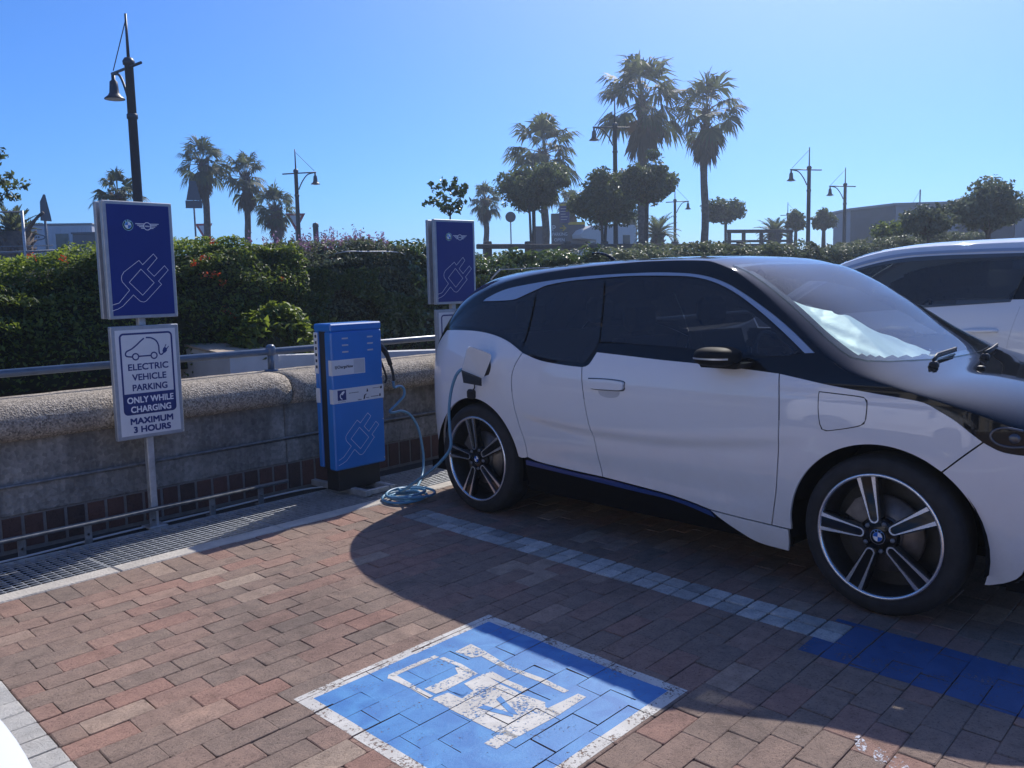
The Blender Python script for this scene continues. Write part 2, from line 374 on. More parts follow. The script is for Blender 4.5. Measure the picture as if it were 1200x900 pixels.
# ------------------------------------------------------------------ ground, paving, painted bay
SK = 0.09                                   # bay lines run slightly askew to the wall
def set_var(o, vals, name='var'):
    a = o.data.attributes.new(name, 'FLOAT', 'POINT'); a.data.foreach_set('value', np.asarray(vals, np.float32))
def flat(name, poly, z, m):
    mb = MB(); mb.add([(x, y, z) for x, y in poly], [list(range(len(poly)))]); 
    return tag(mb.build(name, m, recalc=False), kind='structure')
flat('ground', [(-900, -900), (900, -900), (900, 900), (-900, 900)], -0.30, M['soil'])
flat('parking_lot', [(-30, -30), (45, -30), (45, 4.487), (-30, 4.487)], -0.007, simple('joint_sand', (.20, .16, .13), .95, noise=.4, nscale=30))
flat('planting_bed', [(-30, 5.75), (45, 5.75), (45, 8.6), (-30, 8.6)], -0.05, M['soil'])
mb = MB()
for x0, x1 in ((-80, 300),):
    ys_ = [(8.5, -.1), (8.8, .9), (9.2, 1.5), (10, 1.6), (500, 1.6)]
    vs = [(x, y, z) for y, z in ys_ for x in (x0, x1)]
    mb.add(vs, [(2*i, 2*i+1, 2*i+3, 2*i+2) for i in range(len(ys_)-1)])
tag(mb.build('raised_road_ground', M['asphalt']), kind='structure')

class Bricks:
    def __init__(s): s.v = []; s.f = []; s.var = []; s.rects = []; s.gap = .0007
    def brick(s, u0, u1, y0, y1, var, wob=.0008, ch=.005, keep=True):
        g = s.gap
        j = lambda: random.uniform(-.0016, .0022)
        u0 += g+j(); u1 -= g+j(); y0 += g+j(); y1 -= g+j()
        z = random.gauss(0, wob*.8); a = random.gauss(0, wob)/.11; b = random.gauss(0, wob)/.06
        uc, yc = (u0+u1)/2, (y0+y1)/2
        zf = lambda u, y: z+a*(u-uc)+b*(y-yc)
        X = lambda u, y: u+SK*y
        n = len(s.v); c = ch*.42*random.uniform(.6, 2.2)
        # rounded corners: 8-point top outline
        def outline(e, r):
            U0, U1, Y0, Y1 = u0+e, u1-e, y0+e, y1-e
            return [(U0+r, Y0), (U1-r, Y0), (U1, Y0+r), (U1, Y1-r), (U1-r, Y1), (U0+r, Y1), (U0, Y1-r), (U0, Y0+r)]
        top = outline(c, .004); mid = outline(0, .006)
        for (u, y) in top: s.v.append((X(u, y), y, zf(u, y)))
        for (u, y) in mid: s.v.append((X(u, y), y, zf(u, y)-c*.75))
        for (u, y) in mid: s.v.append((X(u, y), y, -.03))
        s.f.append([n+i for i in range(8)])
        for k in (0, 8):
            for i in range(8): s.f.append([n+k+i, n+k+8+i, n+k+8+(i+1) % 8, n+k+(i+1) % 8][::-1] if False else [n+k+8+i, n+k+8+(i+1) % 8, n+k+(i+1) % 8, n+k+i])
        s.var += [var]*24
        if keep: s.rects.append((u0+c*.15, u1-c*.15, y0+c*.15, y1-c*.15, zf))
    def build(s, name, m):
        me = bpy.data.meshes.new(name); me.from_pydata(s.v, [], s.f); me.materials.append(m); me.update()
        o = link(bpy.data.objects.new(name, me)); set_var(o, s.var); return tag(o, kind='structure')
PB, PG, PW = Bricks(), Bricks(), Bricks(); PW.gap = .0045; PG.gap = .002
def vrand():
    return min(1, max(0, random.choice([random.gauss(.3, .16), random.gauss(.45, .2), random.gauss(.8, .15)])))
y = 4.487
# header course along the kerb
u = -3.2
while u < 9:
    wd = random.choice([.1145, .1145, .12]); PB.brick(u, u+wd, y-.222, y, vrand()); u += wd
y -= .222
row = 0; PITCH = .1145
bands = [(.575, .79), (3.25, 3.465)]
while y > -3.2:
    y0 = y-PITCH
    PG.brick(.575, .79, y0, y, random.random())
    if y > 1.36 and y < 4.2:
        PW.brick(3.25, 3.3575, y0, y, random.random()); PW.brick(3.3575, 3.465, y0, y, random.random())
        spans = [(-2.6, .575), (.79, 3.25), (3.465, 8.6)]
    else: spans = [(-2.6, .575), (.79, 8.6)]
    for a, b in spans:
        ph = (row % 2)*.1125+random.uniform(-.035, .035)
        u = a; first = True
        while u < b-.005:
            ln = .225
            if first: ln = .225-ph if ph > .02 else .225; first = False
            u1 = u+ln+random.uniform(-.006, .006)
            if b-u1 < .06: u1 = b
            u1 = min(u1, b)
            PB.brick(u, u1, y0, y, vrand()); u = u1
    y = y0; row += 1
PB.build('brick_paving', M['paver']); PG.build('pale_bay_line_bricks', M['paver_grey']); PW.build('whitewashed_bay_line_bricks', M['paver_white'])

def clip(poly, u0, u1, y0, y1):
    def cut(P, f, ip):
        out = []
        for i in range(len(P)):
            a, b = P[i-1], P[i]; fa, fb = f(a), f(b)
            if (fa >= 0) != (fb >= 0):
                t = fa/(fa-fb); out.append((a[0]+(b[0]-a[0])*t, a[1]+(b[1]-a[1])*t))
            if fb >= 0: out.append(b)
        return out
    for f in (lambda p: p[0]-u0, lambda p: u1-p[0], lambda p: p[1]-y0, lambda p: y1-p[1]):
        poly = cut(poly, f, None)
        if len(poly) < 3: return []
    return poly
def paint(name, polys, m, dz, rects=None):
    mb = MB()
    for poly in polys:
        tris = geometry.tessellate_polygon([[Vector((p[0], p[1], 0)) for p in poly]])
        for t in tris:
            tp = [poly[i] for i in t]
            mnu, mxu = min(p[0] for p in tp), max(p[0] for p in tp); mny, mxy = min(p[1] for p in tp), max(p[1] for p in tp)
            for (u0, u1, y0, y1, zf) in (rects or PB.rects):
                if u1 < mnu or u0 > mxu or y1 < mny or y0 > mxy: continue
                c = clip(tp, u0, u1, y0, y1)
                if len(c) >= 3: mb.add([(p[0]+SK*p[1], p[1], zf(*p)+dz) for p in c], [list(range(len(c)))])
    bm_o = mb.build(name, m)
    return tag(bm_o, kind='structure')
RB = lambda u0, u1, y0, y1: [(u0, y0), (u1, y0), (u1, y1), (u0, y1)]
U0, U1, Y0, Y1, BW = 1.487, 2.505, 1.53, 2.575, .052
paint('painted_charging_bay_square', [RB(U0+BW, U1-BW, Y0+BW, Y1-BW)], M['paint_blue'], .0010)
paint('painted_blue_band', [RB(3.09, 3.50, -2.5, 1.375)], M['paint_blue_shaded'], .0010)
sym = [
 [(2.069, 2.452), (2.071, 2.426), (1.844, 2.435), (1.84, 2.462)],
 [(1.84, 2.462), (1.856, 2.436), (1.846, 2.203), (1.822, 2.203), (1.826, 2.322), (1.82, 2.443)],
 [(1.86, 2.27), (2.025, 2.262), (2.051, 2.308), (2.073, 2.298), (2.069, 2.203), (1.9, 2.200), (1.864, 2.209)],
 [(2.061, 2.415), (2.084, 2.412), (2.09, 2.323), (2.079, 2.206), (2.064, 2.216), (2.07, 2.302)],
 [(2.142, 2.408), (2.237, 2.412), (2.231, 2.323), (2.209, 2.18), (2.180, 2.18), (2.189, 2.301), (2.154, 2.318)],
 [(2.206, 2.2), (2.211, 2.077), (2.217, 1.968), (2.209, 1.854), (2.184, 1.856), (2.187, 1.96), (2.184, 2.074), (2.178, 2.2)],
 [(2.127, 2.18), (2.118, 2.079), (2.118, 1.97), (2.085, 1.972), (2.088, 2.07), (2.085, 2.18)],
 [(1.828, 2.193), (1.9, 2.181), (1.905, 2.11), (1.972, 2.12), (1.985, 2.185), (2.09, 2.185), (2.076, 2.08), (2.072, 1.978), (2.08, 1.93), (2.088, 1.866), (2.06, 1.84), (2.064, 1.771), (1.847, 1.785), (1.828, 1.864), (1.826, 2.0)],
 [(1.754, 1.840), (1.86, 1.846), (1.86, 1.788), (1.759, 1.788)],
 [(2.214, 1.815), (2.217, 1.779), (2.05, 1.772), (2.05, 1.83)]]
paint('painted_white_marking', sym, M['paint_white'], .0020)
paint('painted_white_border', [RB(U0, U1, Y1-BW, Y1), RB(U0, U1, Y0, Y0+BW), RB(U0, U0+BW, Y0+BW, Y1-BW), RB(U1-BW, U1, Y0+BW, Y1-BW)], M['paint_white'], .0010)
paint('painted_blue_letter', [[(1.984, 2.013), (2.012, 2.017), (1.994, 1.971), (1.959, 1.876), (1.945, 1.905)], [(1.898, 2.019), (1.925, 2.015), (1.952, 1.895), (1.935, 1.88), (1.911, 1.96)],
      [(1.915, 2.17), (1.945, 2.165), (1.955, 2.13), (1.92, 2.12)]], M['paint_blue'], .0030)
def bsm(cx, cy, a, b, ang):
    return [(cx+a*math.cos(t)*math.cos(ang)-b*math.sin(t)*math.sin(ang), cy+a*math.cos(t)*math.sin(ang)+b*math.sin(t)*math.cos(ang)) for t in np.linspace(0, 2*math.pi, 12, endpoint=False)]
paint('painted_white_smudge', [bsm(2.575, .93, .05, .018, .5), bsm(2.55, .86, .05, .02, .3), bsm(2.53, .80, .06, .03, .8)], M['paint_smudge'], .0010)

# kerb strip, drain
mb = MB(); x = -6.0
while x < 14:
    mb.box(x+.003, x+.997, 4.49, 4.608, -.2, .004, bev=.006); x += 1.0
tag(mb.build('kerb_strip', M['kerb_concrete']), kind='structure')
mb = MB(); mb.box(-6, 14, 4.60, 5.16, -.25, -.16); mb.box(-6, 14, 5.155, 5.345, -.25, -.012)
tag(mb.build('drain_channel', M['pit']), kind='structure')
mb = MB()
x = -1.0
while x < 8.5:                                # grating panels 1 m long
    x1 = x+.995
    for yy in (4.612, 5.146): mb.box(x, x1, yy-.004, yy+.004, -.035, .0)
    for xx in (x+.003, x1-.003): mb.box(xx-.003, xx+.003, 4.617, 5.141, -.034, -.001)
    for k in range(1, 18): mb.box(x+.007+.0545*k-.0017, x+.007+.0545*k+.0017, 4.617, 5.141, -.032, -.002)
    for k in range(1, 13): mb.tube([(x+.007, 4.612+.0411*k, -.0035), (x1-.007, 4.612+.0411*k, -.0035)], .0021, 4, cap=False)
    x += 1.0
o = mb.build('drain_grate', M['galv']); tag(o, 'long galvanised steel drain grate along the foot of the wall', 'drain grate')

# ------------------------------------------------------------------ retaining wall
wall = thing('retaining_wall', 'long retaining wall of stained concrete with rounded pebbly coping and brick plinth', 'wall', (0, 5.35, 0))
mb = MB(); xs = [-3.0, -1.4, 1.15, 3.62, 6.1, 8.6, 11.1, 13.6]
prof = [(5.36, .622), (5.285, .630), (5.247, .665), (5.235, .71), (5.242, .755), (5.272, .800), (5.32, .829), (5.38, .842), (5.50, .845), (5.70, .84), (5.745, .82), (5.745, .625)]
for a, b in zip(xs[:-1], xs[1:]):
    n = 20; P = []
    for i in range(n+1):
        X = a+.005+(b-a-.01)*i/n
        P.append([(X, yy-5.35+random.gauss(0, .0012), z+random.gauss(0, .0012)) for yy, z in prof])
    k = len(prof); vs = [q for r in P for q in r]
    mb.add(vs, [(i*k+j, i*k+(j+1) % k, (i+1)*k+(j+1) % k, (i+1)*k+j) for i in range(n) for j in range(k)], smooth=True)
    mb.add(P[0], [list(range(k))]); mb.add(P[-1], [list(range(k))[::-1]])
mb.build('coping', M['aggregate'], wall)
mb = MB()
for a, b in zip(xs[:-1], xs[1:]): mb.box(a+.002, b-.002, .006, .36, .371, .624, bev=.004); mb.box(a+.002, b-.002, -.004, .36, .20, .366, bev=.006)
mb.box(-3, 13.6, .03, .355, .0, .62)
mb.build('wall_panel', M['panel_concrete'], wall)
mb = MB(); mb.box(-3, 13.6, .0, .029, -.02, .199); mb.build('mortar', simple('mortar', (.19, .18, .17), .9, noise=.2), wall)
B2 = Bricks(); vs = []; fs = []; var = []
x = -2.99
while x < 13.5:
    n = len(vs); d = -.006+random.gauss(0, .001); v_ = random.random(); e = .006
    a, b = x+.004, x+.112
    for (X, Z, D) in [(a+e, .012, d), (b-e, .012, d), (b-e, .19, d), (a+e, .19, d), (a, .006, .02), (b, .006, .02), (b, .196, .02), (a, .196, .02)]:
        vs.append((X, D, Z)); var.append(v_)
    fs += [[n, n+1, n+2, n+3]]+[[n+i, n+4+i, n+4+(i+1) % 4, n+(i+1) % 4] for i in range(4)]
    x += .118
me = bpy.data.meshes.new('brick_plinth'); me.from_pydata(vs, [], fs); me.materials.append(M['plinth_brick']); me.update()
o = link(bpy.data.objects.new('brick_plinth', me), wall); set_var(o, var)

# pipes along the wall
pr = thing('pipe_rail', 'thin grey pipe rail on short brackets low along the brick plinth', 'rail', (0, 5.15, 0))
mb = MB(); mb.tube([(-3, 0, .115), (3.48, 0, .121)], .0135, 10); mb.build('pipe', M['galv_dark'], pr)
for X in (-.1, .75, 1.32, 1.77, 2.13, 2.52, 2.92, 3.28):
    b = MB(); b.box(X-.022, X+.022, .02, .028, -.01, .105, bev=.003); b.box(X-.022, X+.022, .028, .075, -.012, -.004)
    b.lathe([(0, .006), (.007, .006), (.007, 0)], 'y', 8, (X, .014, .05)); b.build('bracket', M['galv_dark'], pr)
mb = MB(); mb.tube([(-3, 5.334, .372), (2.0, 5.333, .374), (4.4, 5.334, .39), (9, 5.334, .39)], .0085, 8)
tag(mb.build('conduit_pipe', M['galv_dark']), 'thin grey conduit running halfway up the concrete wall face', 'pipe')
mb = MB(); pts = catmull([(.5, 5.20, .004), (1.65, 5.17, .004), (2.3, 5.215, .004), (2.9, 5.235, .004), (3.67, 5.255, .006), (3.95, 5.1, .004), (4.0, 4.98, .03)], 8); mb.tube(pts, .0065, 6)
tag(mb.build('power_cable', M['label_grey']), 'thin pale cable lying on the ground along the wall foot to the charger', 'cable')
hr = thing('handrail', 'blue grey painted tube handrail standing on top of the wall coping', 'handrail', (0, 5.6, 0))
mb = MB(); mb.tube([(-3, 0, .985), (13.5, 0, .985)], .0245, 12); mb.build('rail', M['rail_blue'], hr)
for X in (-1.5, 1.1, 3.695, 6.3, 8.9, 11.5):
    b = MB(); b.tube([(X, 0, .84), (X, 0, .985)], .024, 12); b.lathe([(.0, .052), (.02, .05), (.034, .036), (.038, .01), (.034, -.02), (.024, -.03)], 'z', 14, (X, 0, .985))
    b.lathe([(.05, .0), (.05, .012), (.024, .014)], 'z', 14, (X, 0, .84)); b.build('post', M['rail_blue'], hr)
hp = MB(); hp.tube(catmull([(5.6, 7.7, 1.70), (5.8, 7.42, 1.795), (6.1, 7.39, 1.805), (6.5, 7.38, 1.805), (6.66, 7.4, 1.76), (6.69, 7.5, 1.60), (6.69, 7.8, 1.4)], 5), .0065, 8)
tag(hp.build('hoop_rail', M['galv']), 'thin bent grey hoop rail standing against the purple topped hedge', 'rail')
wr = thing('wire_fence', 'single strand fence of thin wire along the glossy hedge behind the car', 'fence', (7.7, 6.93, 0))
mb = MB(); mb.tube([(0, 0, 1.60), (3.2, 0, 1.68), (8, 0, 1.74)], .006, 5); mb.build('wire', M['galv'], wr)
for X in (0, 3.2, 8.): b = MB(); b.tube([(X, .14, -.1), (X, .14, 1.5), (X, 0, 1.60+X*.018)], .012, 8); b.build('post', M['galv'], wr)

ww = thing('low_white_wall', 'low white painted ramp wall with tan capped end behind the coping', 'wall', (3.96, 6.6, 0))
mb = MB(); fn = lambda a, b, d: (d, a, b)
mb.prism([(0, -.3), (0, .88), (1.3, 1.0), (1.3, -.3)], 0, .47, fn)
mb.prism([(.47, -.3), (.47, .86), (2.6, .76), (6, .62), (6, -.3)], .03, .26, lambda a, b, d: (a+.001, d, b))
mb.build('wall_body', M['wall_white'], ww)
mb = MB(); mb.prism([(-.012, .884), (-.012, .902), (1.31, 1.025), (1.31, 1.005)], -.012, .482, fn); mb.build('cap', M['cap_tan'], ww)

# ------------------------------------------------------------------ lettering, ribbons, badges
def text_mesh(name, body, x0, x1, z0, z1, mat, parent, ydepth, bold=0.0, thick=.0006):
    c = bpy.data.curves.new(name+'_font', 'FONT'); c.body = body; c.offset = 0; c.extrude = 0
    o = bpy.data.objects.new('tmp', c); COL.objects.link(o)
    dg = bpy.context.evaluated_depsgraph_get(); me = bpy.data.meshes.new_from_object(o.evaluated_get(dg))
    bpy.data.objects.remove(o)
    n = len(me.vertices); co = np.zeros(n*3); me.vertices.foreach_get('co', co); co = co.reshape(-1, 3)
    mn, mxx = co.min(0), co.max(0)
    X = x0+(co[:, 0]-mn[0])/(mxx[0]-mn[0])*(x1-x0); Z = z0+(co[:, 1]-mn[1])/max(1e-6, mxx[1]-mn[1])*(z1-z0)
    out = np.stack([X, np.full(n, ydepth), Z], 1); me.vertices.foreach_set('co', out.ravel()); me.name = name
    if bold > 0:                                            # heavier strokes: the same letters overprinted a hair apart
        b_ = bold*.07; fs = [list(p.vertices) for p in me.polygons]; V = []; Fs = []
        for k, (sx, sz) in enumerate(((-b_, -b_), (b_, -b_), (-b_, b_), (b_, b_))):
            Fs += [[i+k*n for i in f] for f in fs]; V += [(v[0]+sx, v[1]-.00012*k, v[2]+sz) for v in out]
        me = bpy.data.meshes.new(name); me.from_pydata(V, [], Fs)
    me.materials.clear(); me.materials.append(mat); me.update()
    return link(bpy.data.objects.new(name, me), parent)
def ribbon(mb, pts, wd, fn, closed=False, m=0):
    P = [Vector((p[0], p[1])) for p in pts]; n = len(P); L = []; R_ = []
    for i in range(n):
        a = P[i-1] if (closed or i > 0) else None; b = P[(i+1) % n] if (closed or i < n-1) else None
        d1 = (P[i]-a).normalized() if a is not None else None; d2 = (b-P[i]).normalized() if b is not None else None
        d1 = d1 or d2; d2 = d2 or d1
        t = (d1+d2); t = t.normalized() if t.length > 1e-6 else d1
        nn = Vector((-t.y, t.x)); k = 1/max(.5, abs(nn.dot(Vector((-d1.y, d1.x)))))
        L.append(P[i]+nn*wd/2*k); R_.append(P[i]-nn*wd/2*k)
    vs = [fn(*p) for p in L]+[fn(*p) for p in R_]
    mb.add(vs, [(i, (i+1) % n, n+(i+1) % n, n+i) for i in range(n if closed else n-1)], m)
def circle(cx, cz, r, n=24, a0=0, a1=2*math.pi):
    return [(cx+r*math.cos(a0+(a1-a0)*k/n), cz+r*math.sin(a0+(a1-a0)*k/n)) for k in range(n if abs(a1-a0-2*math.pi) < 1e-6 else n+1)]
def roundel(name, r, mats, parent, fn):
    """quartered round badge: dark ring, bright rims, blue and white quarters. fn(a,b,d)->xyz, d outward"""
    mb = MB()
    mb.prism(circle(0, 0, r), 0, .003, fn, 2)
    for r0, r1, m, d in ((r*.955, r, 3, .0045), (r*.60, r*.66, 3, .0045)):
        A = circle(0, 0, r0, 32); B = circle(0, 0, r1, 32)
        mb.add([fn(*p, d) for p in A]+[fn(*p, d) for p in B], [(i, (i+1) % 32, 32+(i+1) % 32, 32+i) for i in range(32)], m)
    for q in range(4):
        P = [(0, 0)]+circle(0, 0, r*.60, 8, q*math.pi/2, (q+1)*math.pi/2)
        mb.add([fn(*p, .004) for p in P], [list(range(len(P)))], 0 if q % 2 else 1)
    # three letter strokes on the ring
    for ang, in ((2.15,), (1.57,), (1.0,)):
        c, s = math.cos(ang), math.sin(ang); P = [(r*.72*c-.03*r*s, r*.72*s+.03*r*c), (r*.72*c+.05*r*s, r*.72*s-.05*r*c), (r*.90*c+.06*r*s, r*.90*s-.06*r*c), (r*.90*c-.06*r*s, r*.90*s+.06*r*c)]
        mb.add([fn(*p, .0044) for p in P], [(0, 1, 2, 3)], 3)
    return mb.build(name, mats, parent)
ROUND_MATS = [M['badge_blue'], M['white_print'], M['black_gloss'], M['chrome']]
PLUG = [(-0.193, -0.259), (-0.151, -0.248), (-0.083, -0.175), (-0.124, -0.125), (-0.127, -0.108), (-0.124, -0.09), (-0.11, -0.069), (-0.015, -0.001), (0.006, -0.026), (0.077, 0.038), (0.098, 0.013), (0.033, -0.055), (0.073, -0.095), (0.142, -0.032), (0.164, -0.058), (0.098, -0.124), (0.116, -0.143), (0.02, -0.235), (0.008, -0.244), (-0.004, -0.246), (-0.018, -0.243), (-0.026, -0.239), (-0.062, -0.203), (-0.13, -0.267), (-0.16, -.283), (-0.195, -0.293)]
DIAM = [(-0.006, -0.052), (0.07, -0.133), (-0.006, -0.206), (-0.082, -0.129)]

# ------------------------------------------------------------------ charging signs
def make_sign(label):
    t = thing('charging_sign', label, 'sign', (2.545, 5.2, 0), 0, 'charging bay signs')
    mb = MB(); mb.box(-.022, .022, -.012, .03, .0, 1.93, bev=.004); mb.box(-.06, .06, -.05, .06, .0, .01, bev=.003); mb.build('post', M['galv'], t)
    # blue double box
    p = MB(); p.box(-.212, .212, -.05, -.018, 1.283, 1.967, bev=.004); p.box(-.210, .210, .035, .068, 1.285, 1.965, bev=.004)
    p.box(-.15, -.10, -.019, .036, 1.30, 1.95); p.box(.10, .15, -.019, .036, 1.30, 1.95)
    for X in (-.201, .201):
        for Z in (1.294, 1.956): p.lathe([(0, -.0535), (.004, -.0535), (.005, -.0495)], 'y', 8, (X, 0, Z))
    bp = p.build('blue_panel', M['sign_frame'], t)
    f = MB(); f.box(-.188, .19, -.0515, -.0495, 1.303, 1.947); f.build('panel_face', M['sign_navy'], bp)
    roundel('round_badge', .031, ROUND_MATS, bp, lambda a, b, d: (a-.068, -.0517-d, b+1.828))
    g = MB(); fy = lambda a, b: (a, -.0522, b+1.625)
    ribbon(g, circle(.05, .2, .0215, 28), .0042, fy, True)
    for k in range(4):
        zz = .2135-.0085*k; ext = .050-.011*k
        xin = math.sqrt(max(0, .0215**2-(zz-.2)**2))
        for s in (-1, 1):
            ribbon(g, [(.05+s*(xin+.002), zz), (.05+s*(.0215+ext), zz+.0006)], .0042, fy)
    g.build('wing_badge', M['white_print'], bp)
    text_mesh('badge_lettering', 'MINI', .036, .064, 1.8205, 1.829, M['white_print'], bp, -.0522, .004)
    g = MB(); ribbon(g, PLUG, .0026, fy); ribbon(g, DIAM, .0026, fy, True); g.build('plug_outline', M['white_print'], bp)
    # white notice
    p = MB(); p.box(-.214, .206, -.05, -.016, .565, 1.24, bev=.004)
    for X in (-.204, .196):
        for Z in (.575, 1.23): p.lathe([(0, -.0535), (.004, -.0535), (.005, -.0495)], 'y', 8, (X, 0, Z))
    wp = p.build('notice_panel', M['sign_frame'], t)
    f = MB(); f.box(-.19, .182, -.0515, -.0495, .588, 1.217); f.build('notice_face', M['sign_white'], wp)
    OX, OZ = -.005, .9
    fz = lambda a, b: (a+OX, -.0522, b+OZ)
    g = MB()
    def rrect(x0, x1, z0, z1, r):
        out = []
        for cx, cz, a in ((x1-r, z1-r, 0), (x0+r, z1-r, 90), (x0+r, z0+r, 180), (x1-r, z0+r, 270)):
            out += [(cx+r*math.cos(rad(a+k*15)), cz+r*math.sin(rad(a+k*15))) for k in range(7)]
        return out
    ribbon(g, rrect(-.158, .161, -.183, .293, .022), .011, fz, True)
    poly = [(-.156, -.062)]+[(x, z) for x, z in rrect(-.158, .161, -.183, .293, .022) if z < -.06][0:0]+[(-.158, -.16), (-.15, -.176), (-.136, -.183), (.139, -.183), (.153, -.176), (.161, -.16), (.160, -.062)]
    g.add([fz(*q) for q in poly], [list(range(len(poly)))])
    ribbon(g, catmull([(-.012, .264), (-.035, .247), (-.059, .227), (-.092, .204), (-.120, .192), (-.130, .178), (-.124, .163), (-.092, .157)], 5), .0085, fz)
    ribbon(g, catmull([(.0, .267), (.033, .263), (.062, .245), (.076, .215), (.077, .185), (.079, .168), (.087, .160), (.098, .163), (.106, .172)], 5), .0085, fz)
    ribbon(g, [(-.05, .158), (.023, .158)], .0085, fz)
    for cx in (-.07, .044): ribbon(g, circle(cx, .157, .0185, 24), .008, fz, True)
    P = [(.098, .178), (.112, .166), (.128, .180), (.126, .196), (.114, .204), (.104, .195)]
    g.add([fz(*q) for q in P], [list(range(6))]); ribbon(g, [(.114, .2), (.124, .219)], .005, fz); ribbon(g, [(.126, .19), (.140, .207)], .005, fz)
    g.build('car_pictogram', M['sign_ink'], wp)
    for body, x0, x1, z0, z1, mt, bold in (('ELECTRIC', -.119, .129, .077, .114, 'sign_ink', .018), ('VEHICLE', -.099, .112, .016, .053, 'sign_ink', .018), ('PARKING', -.100, .115, -.046, -.009, 'sign_ink', .018),
            ('ONLY WHILE', -.138, .149, -.119, -.083, 'white_print', .018), ('CHARGING', -.119, .130, -.175, -.139, 'white_print', .018), ('MAXIMUM', -.126, .138, -.245, -.210, 'sign_ink', .030), ('3 HOURS', -.110, .120, -.296, -.261, 'sign_ink', .030)):
        text_mesh('lettering', body, x0+OX, x1+OX, z0+OZ, z1+OZ, M[mt], wp, -.0526 if mt == 'white_print' else -.0522, bold)
    return t
sign_a = make_sign('blue charging sign with white parking notice left of the blue charger cabinet')
sign_b = copy_tree(sign_a); sign_b.location = (5.225, 5.235, 0); sign_b.rotation_euler.z = rad(-6.7)
sign_b['label'] = 'blue charging sign partly hidden behind the rear of the parked electric car'

# ------------------------------------------------------------------ charger
ch = thing('charging_station', 'blue upright charging cabinet with white label strips on steel feet over the drain', 'charger', (3.897, 4.95, 0))
mb = MB(); mb.box(-.21, .212, -.022, .047, .19, 1.142); b_ = mb.build('recess_body', M['charger_black'], ch)
mb = MB(); mb.box(-.18, .19, -.065, .07, .035, .19, bev=.004); mb.build('plinth', M['charger_black'], ch)
mb = MB(); mb.box(-.222, .223, -.095, -.02, .187, 1.142, bev=.009); door = mb.build('front_door', M['charger_blue'], ch)
mb = MB(); mb.box(-.223, .224, -.0955, .0925, 1.1425, 1.196, bev=.009); mb.build('top_cap', M['charger_blue'], ch)
mb = MB(); mb.box(-.222, .223, .0465, .092, .20, 1.142, bev=.006); back = mb.build('back_shell', M['charger_blue'], ch)
for X0_, X1_ in ((-.129, -.077), (.091, .140)):
    for Z in (1.093, 1.047, 1.001): mb = MB(); mb.box(X0_, X1_, -.0966, -.0945, Z-.005, Z+.005); mb.build('vent_slot', M['label_grey'], door)
for Z in (.80, .50, .22):
    mb = MB(); mb.lathe([(0, -.0965), (.004, -.0965), (.005, -.0948)], 'y', 8, (.21, 0, Z)); mb.build('screw', M['galv'], door)
def wrap_label(x1, z0, z1, m, d=.0012):
    g = MB(); g.box(-.2215, x1, -.0950-d, -.0946, z0, z1); g.box(-.2220-d, -.2216, -.0945, -.06, z0, z1); return g.build('label_strip', m, door)
pl = wrap_label(.063, .844, .949, M['sign_white']); bd = wrap_label(.2225, .651, .750, M['sign_white'])
g = MB(); g.box(-.036, .057, -.0967, -.0961, .849, .944); g.build('label_window', M['label_grey'], pl)
text_mesh('lettering', 'ChargeNow', -.176, -.043, .885, .910, M['print_dark'], pl, -.0966, .01)
g = MB(); fl = lambda a, b: (a, -.0966, b)
ribbon(g, [(-.196, .890), (-.182, .890), (-.182, .907), (-.196, .907)], .003, fl, True); ribbon(g, [(-.189, .890), (-.189, .907)], .0025, fl); ribbon(g, [(-.196, .8985), (-.182, .8985)], .0025, fl); g.build('print_mark', M['print_dark'], pl)
g = MB(); g.box(-.185, -.112, -.0968, -.0961, .671, .741, bev=.0002); ic = g.build('socket_icon', M['sign_ink'], bd)
g = MB(); fi = lambda a, b: (a, -.0972, b)
ribbon(g, catmull([(-.146, .678), (-.160, .688), (-.163, .706), (-.152, .718)], 5), .0075, fi); P = [(-.158, .712), (-.142, .706), (-.124, .726), (-.130, .734), (-.148, .728)]
g.add([fi(*q) for q in P], [range(5)]); g.build('plug_mark', M['white_print'], ic)
text_mesh('lettering', 'ChargeNow', -.182, -.116, .657, .666, M['print_dark'], bd, -.0966)
g = MB()
def words(x0, x1, z, h):                     # print too fine to read: a run of short strokes
    x = x0
    while x < x1:
        wd = random.uniform(.003, .007); ribbon(g, [(x, z), (min(x+wd, x1), z)], h, fl); x += wd+.002
words(-.087, -.003, .714, .005); words(.124, .19, .729, .004); words(-.012, .02, .660, .007); words(.062, .09, .667, .005); words(.105, .175, .670, .006)
for pts in ([(.066, .708), (.082, .709), (.080, .722), (.073, .735), (.069, .722)], [(.036, .658), (.050, .660), (.056, .686), (.068, .692), (.062, .696), (.044, .688)], [(.178, .665), (.196, .667), (.192, .687), (.183, .683)], [(.19, .718), (.208, .72), (.208, .737), (.192, .735)]):
    g.add([fl(*q) for q in pts], [range(len(pts))])
g.build('fine_print', M['print_dark'], bd)
CPL = [(-0.198, 0.261), (-0.176, .268), (-0.153, 0.279), (-0.086, 0.343), (-0.113, 0.371), (-0.126, 0.387), (-0.131, 0.403), (-.128, .42), (-0.114, 0.437), (-0.025, 0.519), (0.001, 0.495), (0.070, 0.558), (0.098, 0.532), (0.034, 0.467), (0.075, 0.425), (0.142, 0.489), (0.167, 0.463), (0.101, 0.400), (0.122, 0.378), (0.029, 0.286), (.014, .274), (-0.002, 0.270), (-.014, .273), (-0.022, 0.281), (-0.058, 0.317), (-0.132, 0.248), (-.165, .234), (-0.200, 0.225)]
